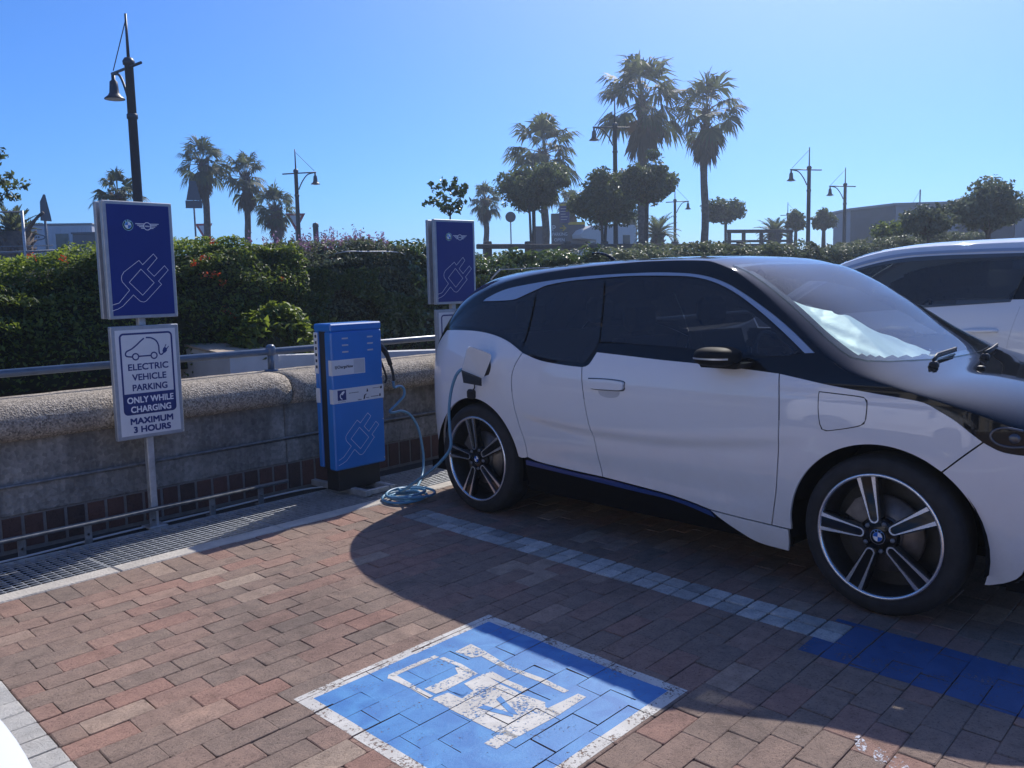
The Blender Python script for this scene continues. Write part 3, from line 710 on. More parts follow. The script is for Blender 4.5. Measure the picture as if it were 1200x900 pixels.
g = MB(); fp = lambda a, b: (a, -.0958, b); ribbon(g, CPL, .0026, fp); ribbon(g, [(-0.008, 0.466), (0.071, 0.385), (-0.006, 0.313), (-0.086, 0.395)], .0026, fp, True); g.build('plug_outline', M['white_print'], door)
g = MB()
g.box(-.2236, -.2219, .050, .0915, .855, 1.136); sl_ = g.build('label_strip', M['sign_white'], back)
g = MB(); g.box(-.2236, -.2219, .0470, .0915, .652, .752); g.build('label_strip', M['sign_white'], back)
g = MB()
for k in range(6): g.box(-.2244, -.2237, .060, .080, 1.10-.042*k, 1.12-.042*k)
g.build('fine_print', M['print_dark'], sl_)
for X, Y0_, Y1_ in ((-.06, -.225, .40), (.165, -.23, .40)):
    b = MB(); b.box(X-.022, X+.022, Y0_, Y1_, .002, .042, bev=.002); b.build('foot_beam', M['galv'], ch)
b = MB(); b.box(-.0375, .1425, -.215, -.18, .004, .038, bev=.002); b.build('cross_beam', M['galv'], ch)
b = MB(); b.box(.223, .262, -.05, .03, .955, 1.04, bev=.008); b.build('cable_holster', M['black_plastic'], ch)
# holstered plug handle and cables
L = lambda p: tuple(p)
cp = thing('charging_gun', 'black charging plug handle holstered on the right side of the blue cabinet', 'plug', (4.14, 4.94, .98))
mb = MB(); mb.tube(catmull([(.01, 0, .035), (.045, -.005, .022), (.085, -.01, -.03), (.115, -.015, -.11)], 5), [.024]*6+[.02]*5+[.017]*5, 10); mb.build('handle', M['black_plastic'], cp)
mb = MB(); mb.tube(catmull([(.115, -.015, -.11), (.135, -.015, -.17), (.14, -.015, -.23)], 4), .0105, 8); mb.tube(catmull([(.02, .01, -.02), (.055, 0, -.12), (.075, -.01, -.2), (.06, -.01, -.24)], 5), .008, 8); mb.build('cable_end', M['black_plastic'], cp)
mb = MB()
coil = []
for k in range(150):
    a = k/150*2*math.pi*4.2; rr_ = .125+.035*math.sin(a*.37+1)+.02*math.sin(a*.83)+.012*random.uniform(-1, 1)*0
    coil.append((3.945+rr_*math.cos(a+.6)*1.05+.02*math.sin(a*.5), 4.44+rr_*math.sin(a+.6)*.95, .014+.0165*(a/(2*math.pi))*.62+.006*math.sin(a*1.7)))
hang = catmull([(4.275, 4.925, .75), (4.29, 4.93, .70), (4.34, 4.94, .705), (4.385, 4.94, .685), (4.39, 4.94, .63), (4.33, 4.95, .575), (4.255, 4.95, .527), (4.29, 4.95, .512), (4.363, 4.95, .515), (4.445, 4.95, .480), (4.495, 4.93, .40), (4.505, 4.90, .30), (4.49, 4.86, .16), (4.40, 4.78, .05), (4.25, 4.66, .018), coil[0]], 6)
CABLE_CAR = [(-.115, .99, .425), (-.123, .985, .525), (-.125, .985, .661), (-.098, .98, .80), (-.045, .965, .905), (-.01, .90, .925), (.03, .86, .925)]
# ------------------------------------------------------------------ cars
def ci(pairs):
    xs = np.array([p[0] for p in pairs], float); ys_ = np.array([p[1] for p in pairs], float)
    h = np.diff(xs); d = np.diff(ys_)/h; m = np.zeros(len(xs)); m[0] = d[0]; m[-1] = d[-1]
    for i in range(1, len(xs)-1):
        m[i] = 0 if d[i-1]*d[i] <= 0 else (h[i-1]+h[i])/(h[i-1]/d[i]+h[i]/d[i-1])
    def fn(x):
        x = np.clip(np.asarray(x, float), xs[0], xs[-1]); i = np.clip(np.searchsorted(xs, x)-1, 0, len(xs)-2)
        t = (x-xs[i])/h[i]; t2 = t*t; t3 = t2*t
        return (2*t3-3*t2+1)*ys_[i]+(t3-2*t2+t)*h[i]*m[i]+(-2*t3+3*t2)*ys_[i+1]+(t3-t2)*h[i]*m[i+1]
    return fn
class Shape:
    def __init__(s, plan, tuck, zs, zc, dish=.012, dz=.42, crease=.019):
        s.plan, s.tuck, s.zs, s.zc, s.dish, s.dz, s.crease = ci(plan), ci(tuck), ci(zs), ci(zc), dish, dz, crease
        s.x0, s.x1 = plan[0][0], plan[-1][0]
    def F(s, x, z):
        x = np.asarray(x, float); z = np.asarray(z, float)
        k = 1/(1+np.exp(-(x-.45)/.07))/(1+np.exp((x-2.1)/.08))
        zl = .615+.085*((x-1.15)/.95)**2
        cre = s.crease/(1+np.exp(-(zl-z)/.011))*np.clip((z-.36)/(zl-.36), 0, 1)*k
        return s.plan(x)-s.tuck(z)-s.dish*np.exp(-((z-s.dz)/.085)**2)*k-cre
    def nF(s, x, z):
        e = 1e-3; fx = (s.F(x+e, z)-s.F(x-e, z))/(2*e); fz = (s.F(x, z+e)-s.F(x, z-e))/(2*e)
        n = np.stack([-fx, np.ones_like(fx), -fz], -1); return n/np.linalg.norm(n, axis=-1, keepdims=True)
    def ys(s, x): return s.F(x, s.zs(x))
    def T(s, x, y):
        u = np.clip(np.abs(y)/s.ys(x), 0, 1)
        return s.zs(x)+(s.zc(x)-s.zs(x))*np.maximum(0, 1-u**3.2)**.7
    def nT(s, x, y):
        e = 1e-3; fx = (s.T(x+e, y)-s.T(x-e, y))/(2*e); fy = (s.T(x, y+e)-s.T(x, y-e))/(2*e)
        n = np.stack([-fx, -fy, np.ones_like(fx)], -1); return n/np.linalg.norm(n, axis=-1, keepdims=True)
def resample(curves, step=.025):
    out = []
    for c in curves:
        c = [tuple(p) for p in c]
        P = catmull(c, 8) if len(c) > 2 else c
        P = np.array(P); d = np.r_[0, np.cumsum(np.linalg.norm(np.diff(P, axis=0), axis=1))]
        n = max(1, int(round(d[-1]/step))); t = np.linspace(0, d[-1], n+1)
        Q = np.stack([np.interp(t, d, P[:, 0]), np.interp(t, d, P[:, 1])], 1)
        for q in Q:
            if not out or np.linalg.norm(q-out[-1]) > .003: out.append(q)
    if np.linalg.norm(out[0]-out[-1]) < .003: out.pop()
    return np.array(out)
def inside(P, Q):
    x, y = Q[:, 0], Q[:, 1]; r = np.zeros(len(Q), bool); n = len(P)
    for i in range(n):
        x1, y1 = P[i-1]; x2, y2 = P[i]
        c = ((y1 > y) != (y2 > y))
        with np.errstate(divide='ignore', invalid='ignore'): r ^= c & (x < (x2-x1)*(y-y1)/(y2-y1+1e-12)+x1)
    return r
def bdist(P, Q):
    d = np.full(len(Q), 9.)
    for i in range(len(P)):
        a, b = P[i-1], P[i]; ab = b-a; t = np.clip(((Q-a)@ab)/(ab@ab+1e-12), 0, 1)
        d = np.minimum(d, np.linalg.norm(Q-a-t[:, None]*ab, axis=1))
    return d
def inset(P, g):
    A = np.sum(P[:, 0]*np.roll(P[:, 1], -1)-np.roll(P[:, 0], -1)*P[:, 1])
    sg = 1 if A > 0 else -1; d1 = P-np.roll(P, 1, 0); d2 = np.roll(P, -1, 0)-P
    n1 = np.stack([-d1[:, 1], d1[:, 0]], 1); n1 /= np.linalg.norm(n1, axis=1, keepdims=True)+1e-12
    n2 = np.stack([-d2[:, 1], d2[:, 0]], 1); n2 /= np.linalg.norm(n2, axis=1, keepdims=True)+1e-12
    nn = n1+n2; L = np.linalg.norm(nn, axis=1, keepdims=True); nn /= L+1e-9; k = 1/np.maximum(.5, np.sum(nn*n1, 1, keepdims=True))
    return P+nn*g*sg*k
def skin(name, poly, mat, parent, fmap, fnorm, depth_dir, gap=.0022, rim=.014, grid=.035, label=None):
    """a thin curved shell cut to an outline; fmap (a,b)->xyz, fnorm -> normal, depth_dir = inward direction of the rim"""
    P = inset(poly, gap) if gap else poly
    mn, mx = P.min(0), P.max(0)
    gx, gy = np.meshgrid(np.arange(mn[0]+grid/2, mx[0], grid), np.arange(mn[1]+grid/2, mx[1], grid*.87)); gx[1::2] += grid/2
    Q = np.stack([gx.ravel(), gy.ravel()], 1); Q = Q[inside(P, Q)]
    if len(Q): Q = Q[bdist(P, Q) > grid*.4]
    nb = len(P); pts = np.vstack([P, Q])
    r = geometry.delaunay_2d_cdt([Vector(p) for p in pts], [], [list(range(nb))], 1, 1e-7)
    V = np.array([(v.x, v.y) for v in r[0]]); faces = [list(f) for f in r[2]]
    X = fmap(V[:, 0], V[:, 1]); Nn = fnorm(V[:, 0], V[:, 1])
    f0 = faces[0]; fn0 = np.cross(X[f0[1]]-X[f0[0]], X[f0[2]]-X[f0[0]])
    if fn0@Nn[f0[0]] < 0: faces = [f[::-1] for f in faces]
    ln = [tuple(Nn[i]) for f in faces for i in f]
    vs = [tuple(p) for p in X]
    if rim:
        B = fmap(P[:, 0], P[:, 1]); D = np.array(depth_dir)*rim; k = len(vs)
        vs += [tuple(p) for p in B]+[tuple(p+D) for p in B]
        for i in range(nb):
            faces.append([k+i, k+(i+1) % nb, k+nb+(i+1) % nb, k+nb+i]); ln += [(0, 0, 0)]*4
    me = bpy.data.meshes.new(name); me.from_pydata(vs, [], faces); me.materials.append(mat)
    me.polygons.foreach_set('use_smooth', [True]*len(faces)); me.update()
    me.normals_split_custom_set(ln)
    o = link(bpy.data.objects.new(name, me), parent)
    if label: o['label'] = label
    return o

def make_wheel(parent, s, x, lat, R, W, Rr, rot, style='double'):
    """s=+1 right side; outer face towards local -y before turning"""
    mb = MB()
    mb.lathe([(Rr*.97, -.012), (Rr*.95, .02), (Rr*.90, .05), (Rr*.88, .12), (Rr*.88, W)], 'y', 40, m=0)
    mb.lathe([(0, .115), (Rr*.88, .115)], 'y', 40, m=0)
    wh = mb.build('wheel', M['black_plastic'], parent)
    wh.location = (x, -s*lat, R); wh.rotation_euler = (0, 0, 0 if s > 0 else math.pi)
    mb = MB()
    prof = [(Rr*1.0, .004), (Rr*1.015, -.004), (Rr*1.05, -.010), (Rr*1.10, -.012), (R*.93, -.006), (R*.965, .004), (R*.985, .016), (R*.992, .028), (R, .034), (R, W*.5), (R, W-.03), (R*.97, W), (Rr, W)]
    mb.lathe(prof, 'y', 64)
    for a in range(64):                                            # shoulder blocks of the tread
        t = a*2*math.pi/64; c, sn = math.cos(t), math.sin(t); c2, s2 = math.cos(t+.035), math.sin(t+.035)
        mb.add([(R*.968*c, .004, R*.968*sn), (R*.968*c2, .004, R*.968*s2), (R*1.003*c2, .036, R*1.003*s2), (R*1.003*c, .036, R*1.003*sn)], [(0, 1, 2, 3)])
    mb.build('tyre', M['rubber'], wh, recalc=True)
    mb = MB()
    mb.lathe([(Rr*.955, .006), (Rr*.962, -.0135), (Rr*1.0, -.0145), (Rr*1.012, -.010), (Rr*1.012, .0)], 'y', 72, m=0)
    def pt(r, o_, d, th): return (r*math.sin(th)+o_*math.cos(th), d, r*math.cos(th)-o_*math.sin(th))
    for k in range(5):
        th = rot+k*2*math.pi/5
        fnp = lambda a, b, d: pt(b, a, d, th)
        # dark spoke body with the channel between the two bright faces
        mb.prism([(-.022, .04), (.022, .04), (.046, Rr*.965), (-.046, Rr*.965)], -.004, .035, fnp, 1)
        for q in (-1, 1):
            pol = [(q*.0155, .080), (q*.0205, .078), (q*.0295, Rr*.62), (q*.041, Rr*.968), (q*.0235, Rr*.968), (q*.0195, Rr*.55)]
            mb.prism(pol, -.0125, -.003, fnp, 0)
        U = [(.0155*math.cos(a), .080-.015*math.sin(a)) for a in np.linspace(0, math.pi, 9)]; V_ = [(.0205*math.cos(a), .078-.020*math.sin(a)) for a in np.linspace(math.pi, 0, 9)]
        mb.prism(U+V_, -.0125, -.003, fnp, 0)
    mb.lathe([(0, -.004), (.062, -.004), (.075, .004), (.08, .03)], 'y', 30, m=1)
    for k in range(5):
        th = rot+(k+.5)*2*math.pi/5; mb.lathe([(0, -.012), (.009, -.012), (.010, -.003)], 'y', 6, pt(.062, 0, 0, th), m=2)
    mb.build('rim', [M['bright_metal'], M['black_gloss'], M['galv_dark']], wh)
    mb = MB(); mb.lathe([(.0, .06), (.165, .06), (.165, .08)], 'y', 40); mb.lathe([(.0, .045), (.075, .045), (.08, .06)], 'y', 24)
    mb.build('brake_disc', M['brake'], wh)
    mb = MB(); a0 = 2.3
    mb.prism([(r*math.cos(a), r*math.sin(a)) for r, a in [(.10, a0-.5), (.178, a0-.45), (.182, a0), (.178, a0+.45), (.10, a0+.5)]], .035, .075, lambda a, b, d: (a, d, b)); mb.build('brake_caliper', M['brake'], wh)
    roundel('hub_cap', .032, ROUND_MATS, wh, lambda a, b, d: (a, -.006-d, b))
    return wh

def half_top(name, sh, x0, x1, mat, parent, hole=None, off=0., nx=40, thick=None):
    xs = np.linspace(x0, x1, nx); us = np.sin(np.linspace(-math.pi/2, math.pi/2, 49))
    Xg, Ug = np.meshgrid(xs, us, indexing='ij'); Yg = Ug*sh.ys(Xg)*.99999; Zg = sh.T(Xg, Yg)+off
    vs = np.stack([Xg, -Yg, Zg], -1).reshape(-1, 3); n = len(us); fs = []
    C2 = np.stack([Xg.ravel(), Yg.ravel()], 1); inn = inside(hole, C2) if hole is not None else np.zeros(len(C2), bool)
    for i in range(len(xs)-1):
        for j in range(n-1):
            q = [i*n+j, (i+1)*n+j, (i+1)*n+j+1, i*n+j+1]
            if not all(inn[k] for k in q): fs.append(q[::-1])
    me = bpy.data.meshes.new(name); me.from_pydata([tuple(v) for v in vs], [], fs); me.materials.append(mat)
    me.polygons.foreach_set('use_smooth', [True]*len(fs)); me.update()
    return link(bpy.data.objects.new(name, me), parent)
def side_grid(name, sh, xs, zlo, zhi, off, mat, parent, s, holes=(), nv=30, arches=()):
    vs = []; fs = []; n = nv+1
    Xg, Vg = np.meshgrid(xs, np.linspace(0, 1, n), indexing='ij'); Zg = zlo(Xg)+(zhi(Xg)-zlo(Xg))*Vg
    Yg = sh.F(Xg, Zg)+off; P = np.stack([Xg, -s*Yg, Zg], -1).reshape(-1, 3)
    C2 = np.stack([Xg.ravel(), Zg.ravel()], 1); inn = np.zeros(len(C2), bool)
    for h in holes: inn |= inside(h, C2)
    arc = np.zeros(len(C2), bool)
    for cx, cz, r in arches: arc |= np.hypot(C2[:, 0]-cx, C2[:, 1]-cz) < r
    for i in range(len(xs)-1):
        for j in range(n-1):
            q = [i*n+j, (i+1)*n+j, (i+1)*n+j+1, i*n+j+1]
            if all(inn[k] for k in q) or any(arc[k] for k in q): continue
            fs.append(q if s > 0 else q[::-1])
    me = bpy.data.meshes.new(name); me.from_pydata([tuple(v) for v in P], [], fs); me.materials.append(mat)
    me.polygons.foreach_set('use_smooth', [True]*len(fs)); me.update()
    return link(bpy.data.objects.new(name, me), parent)
def joined(obs, name):
    """merge freshly made mesh objects of one part into one mesh"""
    import bmesh
    bm = bmesh.new()
    for o in obs: bm.from_mesh(o.data)
    mats = obs[0].data.materials[:]
    p = obs[0].parent
    for o in obs: bpy.data.objects.remove(o)
    me = bpy.data.meshes.new(name); bm.to_mesh(me); bm.free()
    for m in mats: me.materials.append(m)
    return link(bpy.data.objects.new(name, me), p)

def seat(parent, x, lat, wd, mat, bench=False):
    mb = MB(); y0, y1 = -lat-wd/2, -lat+wd/2
    mb.box(x-.25, x+.27, y0, y1, .42, .60, bev=.05)
    P = [(x-.22, .55), (x-.10, .58), (x-.27, 1.12), (x-.37, 1.12)]
    mb.prism(P, y0+.02, y1-.02, lambda a, b, d: (a, d, b))
    for c in ([-lat] if not bench else [-lat-.35, -lat+.35]): mb.box(x-.40, x-.30, c-.13, c+.13, 1.15, 1.33, bev=.04)
    return mb.build('seat', mat, parent)
def superell(c, r, n=2.6, nu=28, nv=16):
    vs = []; fs = []; e = 2/n
    sg = lambda a: math.copysign(abs(a)**e, a)
    for i in range(nv+1):
        p = -math.pi/2+math.pi*i/nv
        for j in range(nu):
            t = 2*math.pi*j/nu
            vs.append((c[0]+r[0]*sg(math.cos(p))*sg(math.cos(t)), c[1]+r[1]*sg(math.cos(p))*sg(math.sin(t)), c[2]+r[2]*sg(math.sin(p))))
    for i in range(nv):
        for j in range(nu): fs.append((i*nu+j, i*nu+(j+1) % nu, (i+1)*nu+(j+1) % nu, (i+1)*nu+j))
    return vs, fs

def build_car(t, sh, cfg):
    W_ = M['white_paint']; body = cfg['upper_mat']
    def side(name, curves, mat, s, off=.004, gap=.0022, rim=.014, parent=None, grid=.035, label=None, step=.025):
        poly = resample(curves, step)
        fm = lambda a, b: np.stack([a, -s*(sh.F(a, b)+off), b], -1)
        def fnm(a, b): n = sh.nF(a, b); return np.stack([n[:, 0], -s*n[:, 1], n[:, 2]], -1)
        return skin(name, poly, mat, parent or t, fm, fnm, (0, s*1.0, 0), gap*1.45, rim, grid, label)
    xs = np.arange(sh.x0, sh.x1+.001, .02); arches = cfg['arches']
    dlo = resample(cfg['dlo']); dlo_in = inset(dlo, .022)
    parts = []
    lo, hi = cfg['upper_lo'], sh.zs
    for s in (1, -1):
        parts.append(side_grid('x', sh, xs, lambda x: np.minimum(lo(x), hi(x)-.01), hi, 0, body, t, s, holes=[dlo_in], nv=36))
    for a, b in cfg['top_split']: parts.append(half_top('x', sh, a, b, body, t, hole=(inset(cfg['ws_poly'], .025) if a < 2.2 < b else None), nx=int((b-a)/.025)+2))
    joined(parts, 'body_shell')
    und = []
    for s in (1, -1): und.append(side_grid('x', sh, xs, lambda x: np.full_like(x, .20), lambda x: np.minimum(lo(x)+.02, hi(x)-.03), -.022, M['liner'], t, s, nv=26, arches=[(a, b, r+.012) for a, b, r in arches]))
    und.append(half_top('x', sh, sh.x0, sh.x1, M['black_plastic'], t, nx=3)); o_ = und.pop(); bpy.data.objects.remove(o_)
    mb = MB(); L0, L1 = sh.x0+.1, sh.x1-.1; ax = [a for a, _, _ in arches]
    for a, b in ((L0, ax[0]-.44), (ax[0]+.44, ax[1]-.46), (ax[1]+.46, L1)): 
        if b > a: mb.box(a, b, -.74, .74, .19, .24)
    mb.box(ax[0]-.44, ax[0]+.44, -.44, .44, .22, .26); mb.box(ax[1]-.46, ax[1]+.46, -.44, .44, .22, .26)
    mb.box(ax[1]-.5, ax[1]-.46, -.74, .74, .2, .95); mb.box(ax[0]+.42, ax[0]+.46, -.74, .74, .2, .6); mb.box(ax[0]+.44, ax[1]-.46, -.74, .74, .24, .30)
    for cx, cz, r in arches:
        for s in (1, -1):
            lat = float(sh.F(cx, .6))-.03; k = 26; vs = []
            for i in range(k+1):
                a = math.pi*1.12*i/k-math.pi*.06
                for yy in (lat, .42): vs.append((cx+(r+.008)*math.cos(a), -s*yy, cz+(r+.008)*math.sin(a)))
            mb.add(vs, [(2*i, 2*i+1, 2*i+3, 2*i+2) for i in range(k)])
            P = [(cx+(r+.01)*math.cos(a), cz+(r+.01)*math.sin(a)) for a in np.linspace(-.2, math.pi+.2, 22)]
            mb.add([(p[0], -s*.42, p[1]) for p in P], [list(range(22))])
    und.append(mb.build('x', M['liner'], t, recalc=False)); joined(und, 'underbody')
    # end caps
    for nm, x, dirn in (('front_fascia', sh.x1, 1), ('rear_fascia', sh.x0, -1)):
        zt = float(sh.zs(x)); vs = []; fs = []; ny, nz = 17, 12; w = float(sh.plan(x))
        for i in range(nz+1):
            v = i/nz
            for j in range(ny+1):
                u = -1+2*j/ny; y = u*float(sh.F(x, .2+(zt-.2)*v)); top = float(sh.T(np.array(x), np.array(abs(y)*.999)))
                z = .2+(top-.2)*v
                vs.append((x+dirn*(.05*(1-u*u)*(1-abs(v-.45)**2*2)), y, z))
        fs = [(i*(ny+1)+j, i*(ny+1)+j+1, (i+1)*(ny+1)+j+1, (i+1)*(ny+1)+j) for i in range(nz) for j in range(ny)]
        mb = MB(); mb.add(vs, fs, 0, True)
        for f_, c in zip(range(len(mb.f)), [i for i in range(nz) for j in range(ny)]): mb.m[f_] = 1 if (c < 3 or (dirn < 0 and c > 6) or (dirn > 0 and c > 9)) else 0
        mb.build(nm, [W_, M['black_gloss']], t)
    for s in (1, -1):
        for (nm, curves, mat, kw) in cfg['panels']:
            o = side(nm, curves, mat, s, **{k: v for k, v in kw.items() if k not in ('sub', 'right_only')}) if not (kw.get('right_only') and s < 0) else None
            if o and nm == 'front_door': cfg.setdefault('doors', {})[s] = o
        for nm, curves in cfg['windows']: side(nm, curves, cfg.get('side_glass', M['tint']), s, off=.0045, gap=.002, rim=.004)
    # glass at the front
    wsP = cfg['ws_poly']
    fm = lambda a, b: np.stack([a, -b, sh.T(a, b)+.005], -1)
    def fnm(a, b): n = sh.nT(a, b); return np.stack([n[:, 0], -n[:, 1], n[:, 2]], -1)
    skin('windshield', wsP, M['windshield'], t, fm, fnm, (0, 0, -1), 0, .006, .05)
    if cfg.get('hatch_poly') is not None:
        skin('rear_window', cfg['hatch_poly'], M['black_gloss'], t, fm, fnm, (0, 0, -1), 0, .006, .05)
    for (cx, cz, r), lat in zip(arches, cfg['wheel_lat']):
        for s in (1, -1): make_wheel(t, s, cx if abs(cx) > .1 else 0., lat, cfg['R'], cfg['Wt'], cfg['Rr'], cfg['rot'])
    # cabin
    sx = cfg['seat_x']
    for l in (.37, -.37): seat(t, sx, l, .5, M['dark_cloth'])
    seat(t, sx-.92, 0, 1.2, M['dark_cloth'], True)
    mb = MB(); dz = cfg['dash_z']; mb.prism([(sx+.72, dz-.25), (sx+.70, dz-.02), (sx+.80, dz+.04), (cfg['cowl_x']-.02, dz+.03), (cfg['cowl_x'], dz-.25)], -.66, .66, lambda a, b, d: (a, d, b)); mb.build('dashboard', M['black_plastic'], t)
    mb = MB(); mb.box(sh.x0+.4, cfg['cowl_x'], -.7, .7, .30, .34); mb.build('cabin_floor', M['dark_cloth'], t)
    mb = MB(); tilt = .45
    P = [(sx+.55-.18*math.sin(a)*math.sin(tilt), -.37+.18*math.cos(a), dz+.02+.18*math.sin(a)*math.cos(tilt)) for a in np.linspace(0, 2*math.pi, 30)]
    mb.tube(P, .014, 8, cap=False); mb.tube([(sx+.55, -.55, dz+.02), (sx+.55, -.19, dz+.02)], .012, 6); mb.tube([(sx+.55, -.37, dz+.02), (sx+.75, -.37, dz-.05)], .025, 8)
    mb.build('steering_wheel', M['black_plastic'], t)

def mirrored(right):   # full outline in (x, y) from its right hand edge, back to front
    return np.array(list(right)+[(x, -y) for x, y in reversed(right)])

# ---- the electric hatchback
EV = Shape([(-.72, .52), (-.68, .62), (-.6, .715), (-.5, .775), (-.35, .83), (-.1, .868), (.3, .882), (1.0, .885), (1.8, .885), (2.4, .886), (2.65, .882), (2.85, .862), (3.0, .822), (3.12, .76), (3.2, .69), (3.26, .58), (3.29, .48)],
  [(.1, .085), (.2, .06), (.3, .036), (.4, .018), (.5, .008), (.6, .002), (.7, 0), (.8, .001), (.9, .008), (.98, .022), (1.06, .05), (1.15, .092), (1.3, .165), (1.42, .222), (1.5, .268), (1.56, .32), (1.62, .40)],
  [(-.72, .90), (-.6, 1.01), (-.45, 1.145), (-.22, 1.335), (0, 1.43), (.32, 1.49), (.8, 1.532), (1.15, 1.546), (1.5, 1.538), (1.65, 1.50), (1.85, 1.40), (2.05, 1.265), (2.25, 1.12), (2.4, 1.035), (2.6, .985), (2.8, .935), (3.0, .87), (3.15, .79), (3.29, .66)],
  [(-.72, .96), (-.66, 1.12), (-.55, 1.32), (-.42, 1.455), (-.28, 1.505), (0, 1.535), (.4, 1.562), (.9, 1.575), (1.3, 1.573), (1.5, 1.562), (1.7, 1.515), (2.0, 1.365), (2.3, 1.18), (2.55, 1.06), (2.68, 1.02), (2.8, 1.0), (2.95, .965), (3.1, .91), (3.2, .855), (3.27, .775), (3.29, .73)])
M['black_satin'] = simple('black_satin_paint', (.012, .013, .015), .6, spec=.1)
ev_pos = Vector((4.852, 3.739, 0)); ev_h = rad(-95.113)
ev = thing('electric_car', 'white and black electric hatchback plugged in with its charge flap open', 'car', ev_pos, ev_h)
rq_belt = [(-.45, 1.143), (-.28, 1.150), (-.067, 1.149), (.111, 1.130), (.262, 1.094), (.405, 1.035)]
rd_rear = [(.405, 1.035), (.355, .948), (.341, .871), (.357, .745), (.396, .609), (.436, .510), (.449, .412)]
arc = lambda cx, cz, r, a0, a1, n=14: [(cx+r*math.cos(rad(a)), cz+r*math.sin(rad(a))) for a in np.linspace(a0, a1, n)]
b_line = [(.893, .979), (.903, .90), (.920, .82), (.944, .713), (.980, .584), (1.006, .464), (1.027, .380)]
step_ = [(.893, .979), (.925, .987), (.946, 1.004), (.977, 1.063)]
fd_belt = [(.977, 1.063), (1.176, 1.054), (1.413, 1.043), (1.632, 1.036), (1.871, 1.026), (2.086, 1.013)]
fd_front = [(2.086, 1.013), (2.099, .907), (2.104, .771), (2.092, .531), (2.072, .396), (2.054, .297)]
fd_low = [(1.027, .376), (1.280, .362), (1.462, .350), (1.603, .333), (1.713, .312)]
sill = [(1.713, .312), (1.773, .274), (1.871, .226), (1.973, .190), (2.128, .180)]
hood_low = [(2.086, 1.013), (2.199, .997), (2.310, .981), (2.439, .967), (2.561, .955), (2.655, .946), (2.733, .935), (2.779, .914)]
lamp_low = [(2.779, .914), (2.853, .872), (2.915, .823), (2.959, .790), (3.001, .766), (3.041, .755), (3.10, .748), (3.20, .75)]
lamp_up = [(2.779, .914), (2.850, .908), (2.924, .896), (3.0, .86), (3.10, .815), (3.20, .755)]
R_ARC = (-.02, .33, .40); F_ARC = (2.565, .33, .41)
a1 = arc(*R_ARC, 11, 178); a1[0] = (.372, .407)
fa1 = arc(*F_ARC, 185, 53); fa2 = arc(*F_ARC, 53, -18)
seam_top = (2.953, .793); arch_seam = fa1[-1]
dlo_top = [(-.105, 1.332), (.048, 1.335), (.188, 1.343), (.281, 1.373), (.364, 1.403), (.446, 1.428), (.623, 1.450), (.859, 1.463), (1.028, 1.469), (1.216, 1.468), (1.400, 1.462), (1.493, 1.453), (1.582, 1.435), (1.678, 1.404), (1.773, 1.362), (1.863, 1.313), (1.957, 1.258), (2.075, 1.183), (2.175, 1.115)]
strip_top = [(-.087, 1.348), (.006, 1.385), (.129, 1.416), (.364, 1.446), (.547, 1.463), (.724, 1.475), (.930, 1.483), (1.207, 1.486), (1.393, 1.479), (1.503, 1.468), (1.603, 1.447), (1.699, 1.416), (1.796, 1.372), (1.895, 1.321), (2.002, 1.262), (2.118, 1.190), (2.235, 1.108)]
qg = [[(-.41, 1.163), (-.28, 1.163), (-.067, 1.162), (.111, 1.143), (.262, 1.107), (.390, 1.057)], [(.390, 1.057), (.395, 1.16), (.378, 1.297), (.360, 1.395)], [(.360, 1.395), (.281, 1.366), (.188, 1.336), (.048, 1.328), (-.11, 1.325)], [(-.11, 1.325), (-.25, 1.27), (-.41, 1.163)]]
rg = [[(.402, 1.050), (.56, 1.014), (.747, .998), (.905, .998)], [(.905, .998), (.93, 1.02), (.962, 1.077), (.972, 1.11)], [(.972, 1.11), (.925, 1.300), (.877, 1.454)], [(.877, 1.454), (.623, 1.443), (.446, 1.420), (.372, 1.397)], [(.372, 1.397), (.388, 1.297), (.406, 1.16), (.402, 1.050)]]
fg = [[(.980, 1.115), (1.176, 1.112), (1.5, 1.10), (1.9, 1.082), (2.11, 1.085)], [(2.11, 1.085), (2.175, 1.108)], [(2.175, 1.108), (2.075, 1.176), (1.957, 1.251), (1.863, 1.306), (1.773, 1.355), (1.678, 1.397), (1.582, 1.428), (1.493, 1.446), (1.400, 1.455), (1.216, 1.461), (1.028, 1.462), (.885, 1.456)], [(.885, 1.456), (.933, 1.300), (.980, 1.115)]]
ws_r = [(1.66, .572), (1.75, .583), (1.85, .605), (1.943, .628), (2.041, .655), (2.145, .688), (2.244, .722), (2.325, .745), (2.375, .748), (2.43, .715), (2.485, .62), (2.53, .46), (2.56, .28), (2.572, .10)]
hatch_r = [(-.30, .42), (-.36, .47), (-.45, .50), (-.55, .50), (-.645, .46)]
W_ = M['white_paint']
M['lamp_ring'] = simple('smoked_lamp_reflector', (.12, .13, .15), .25, metal=.6)
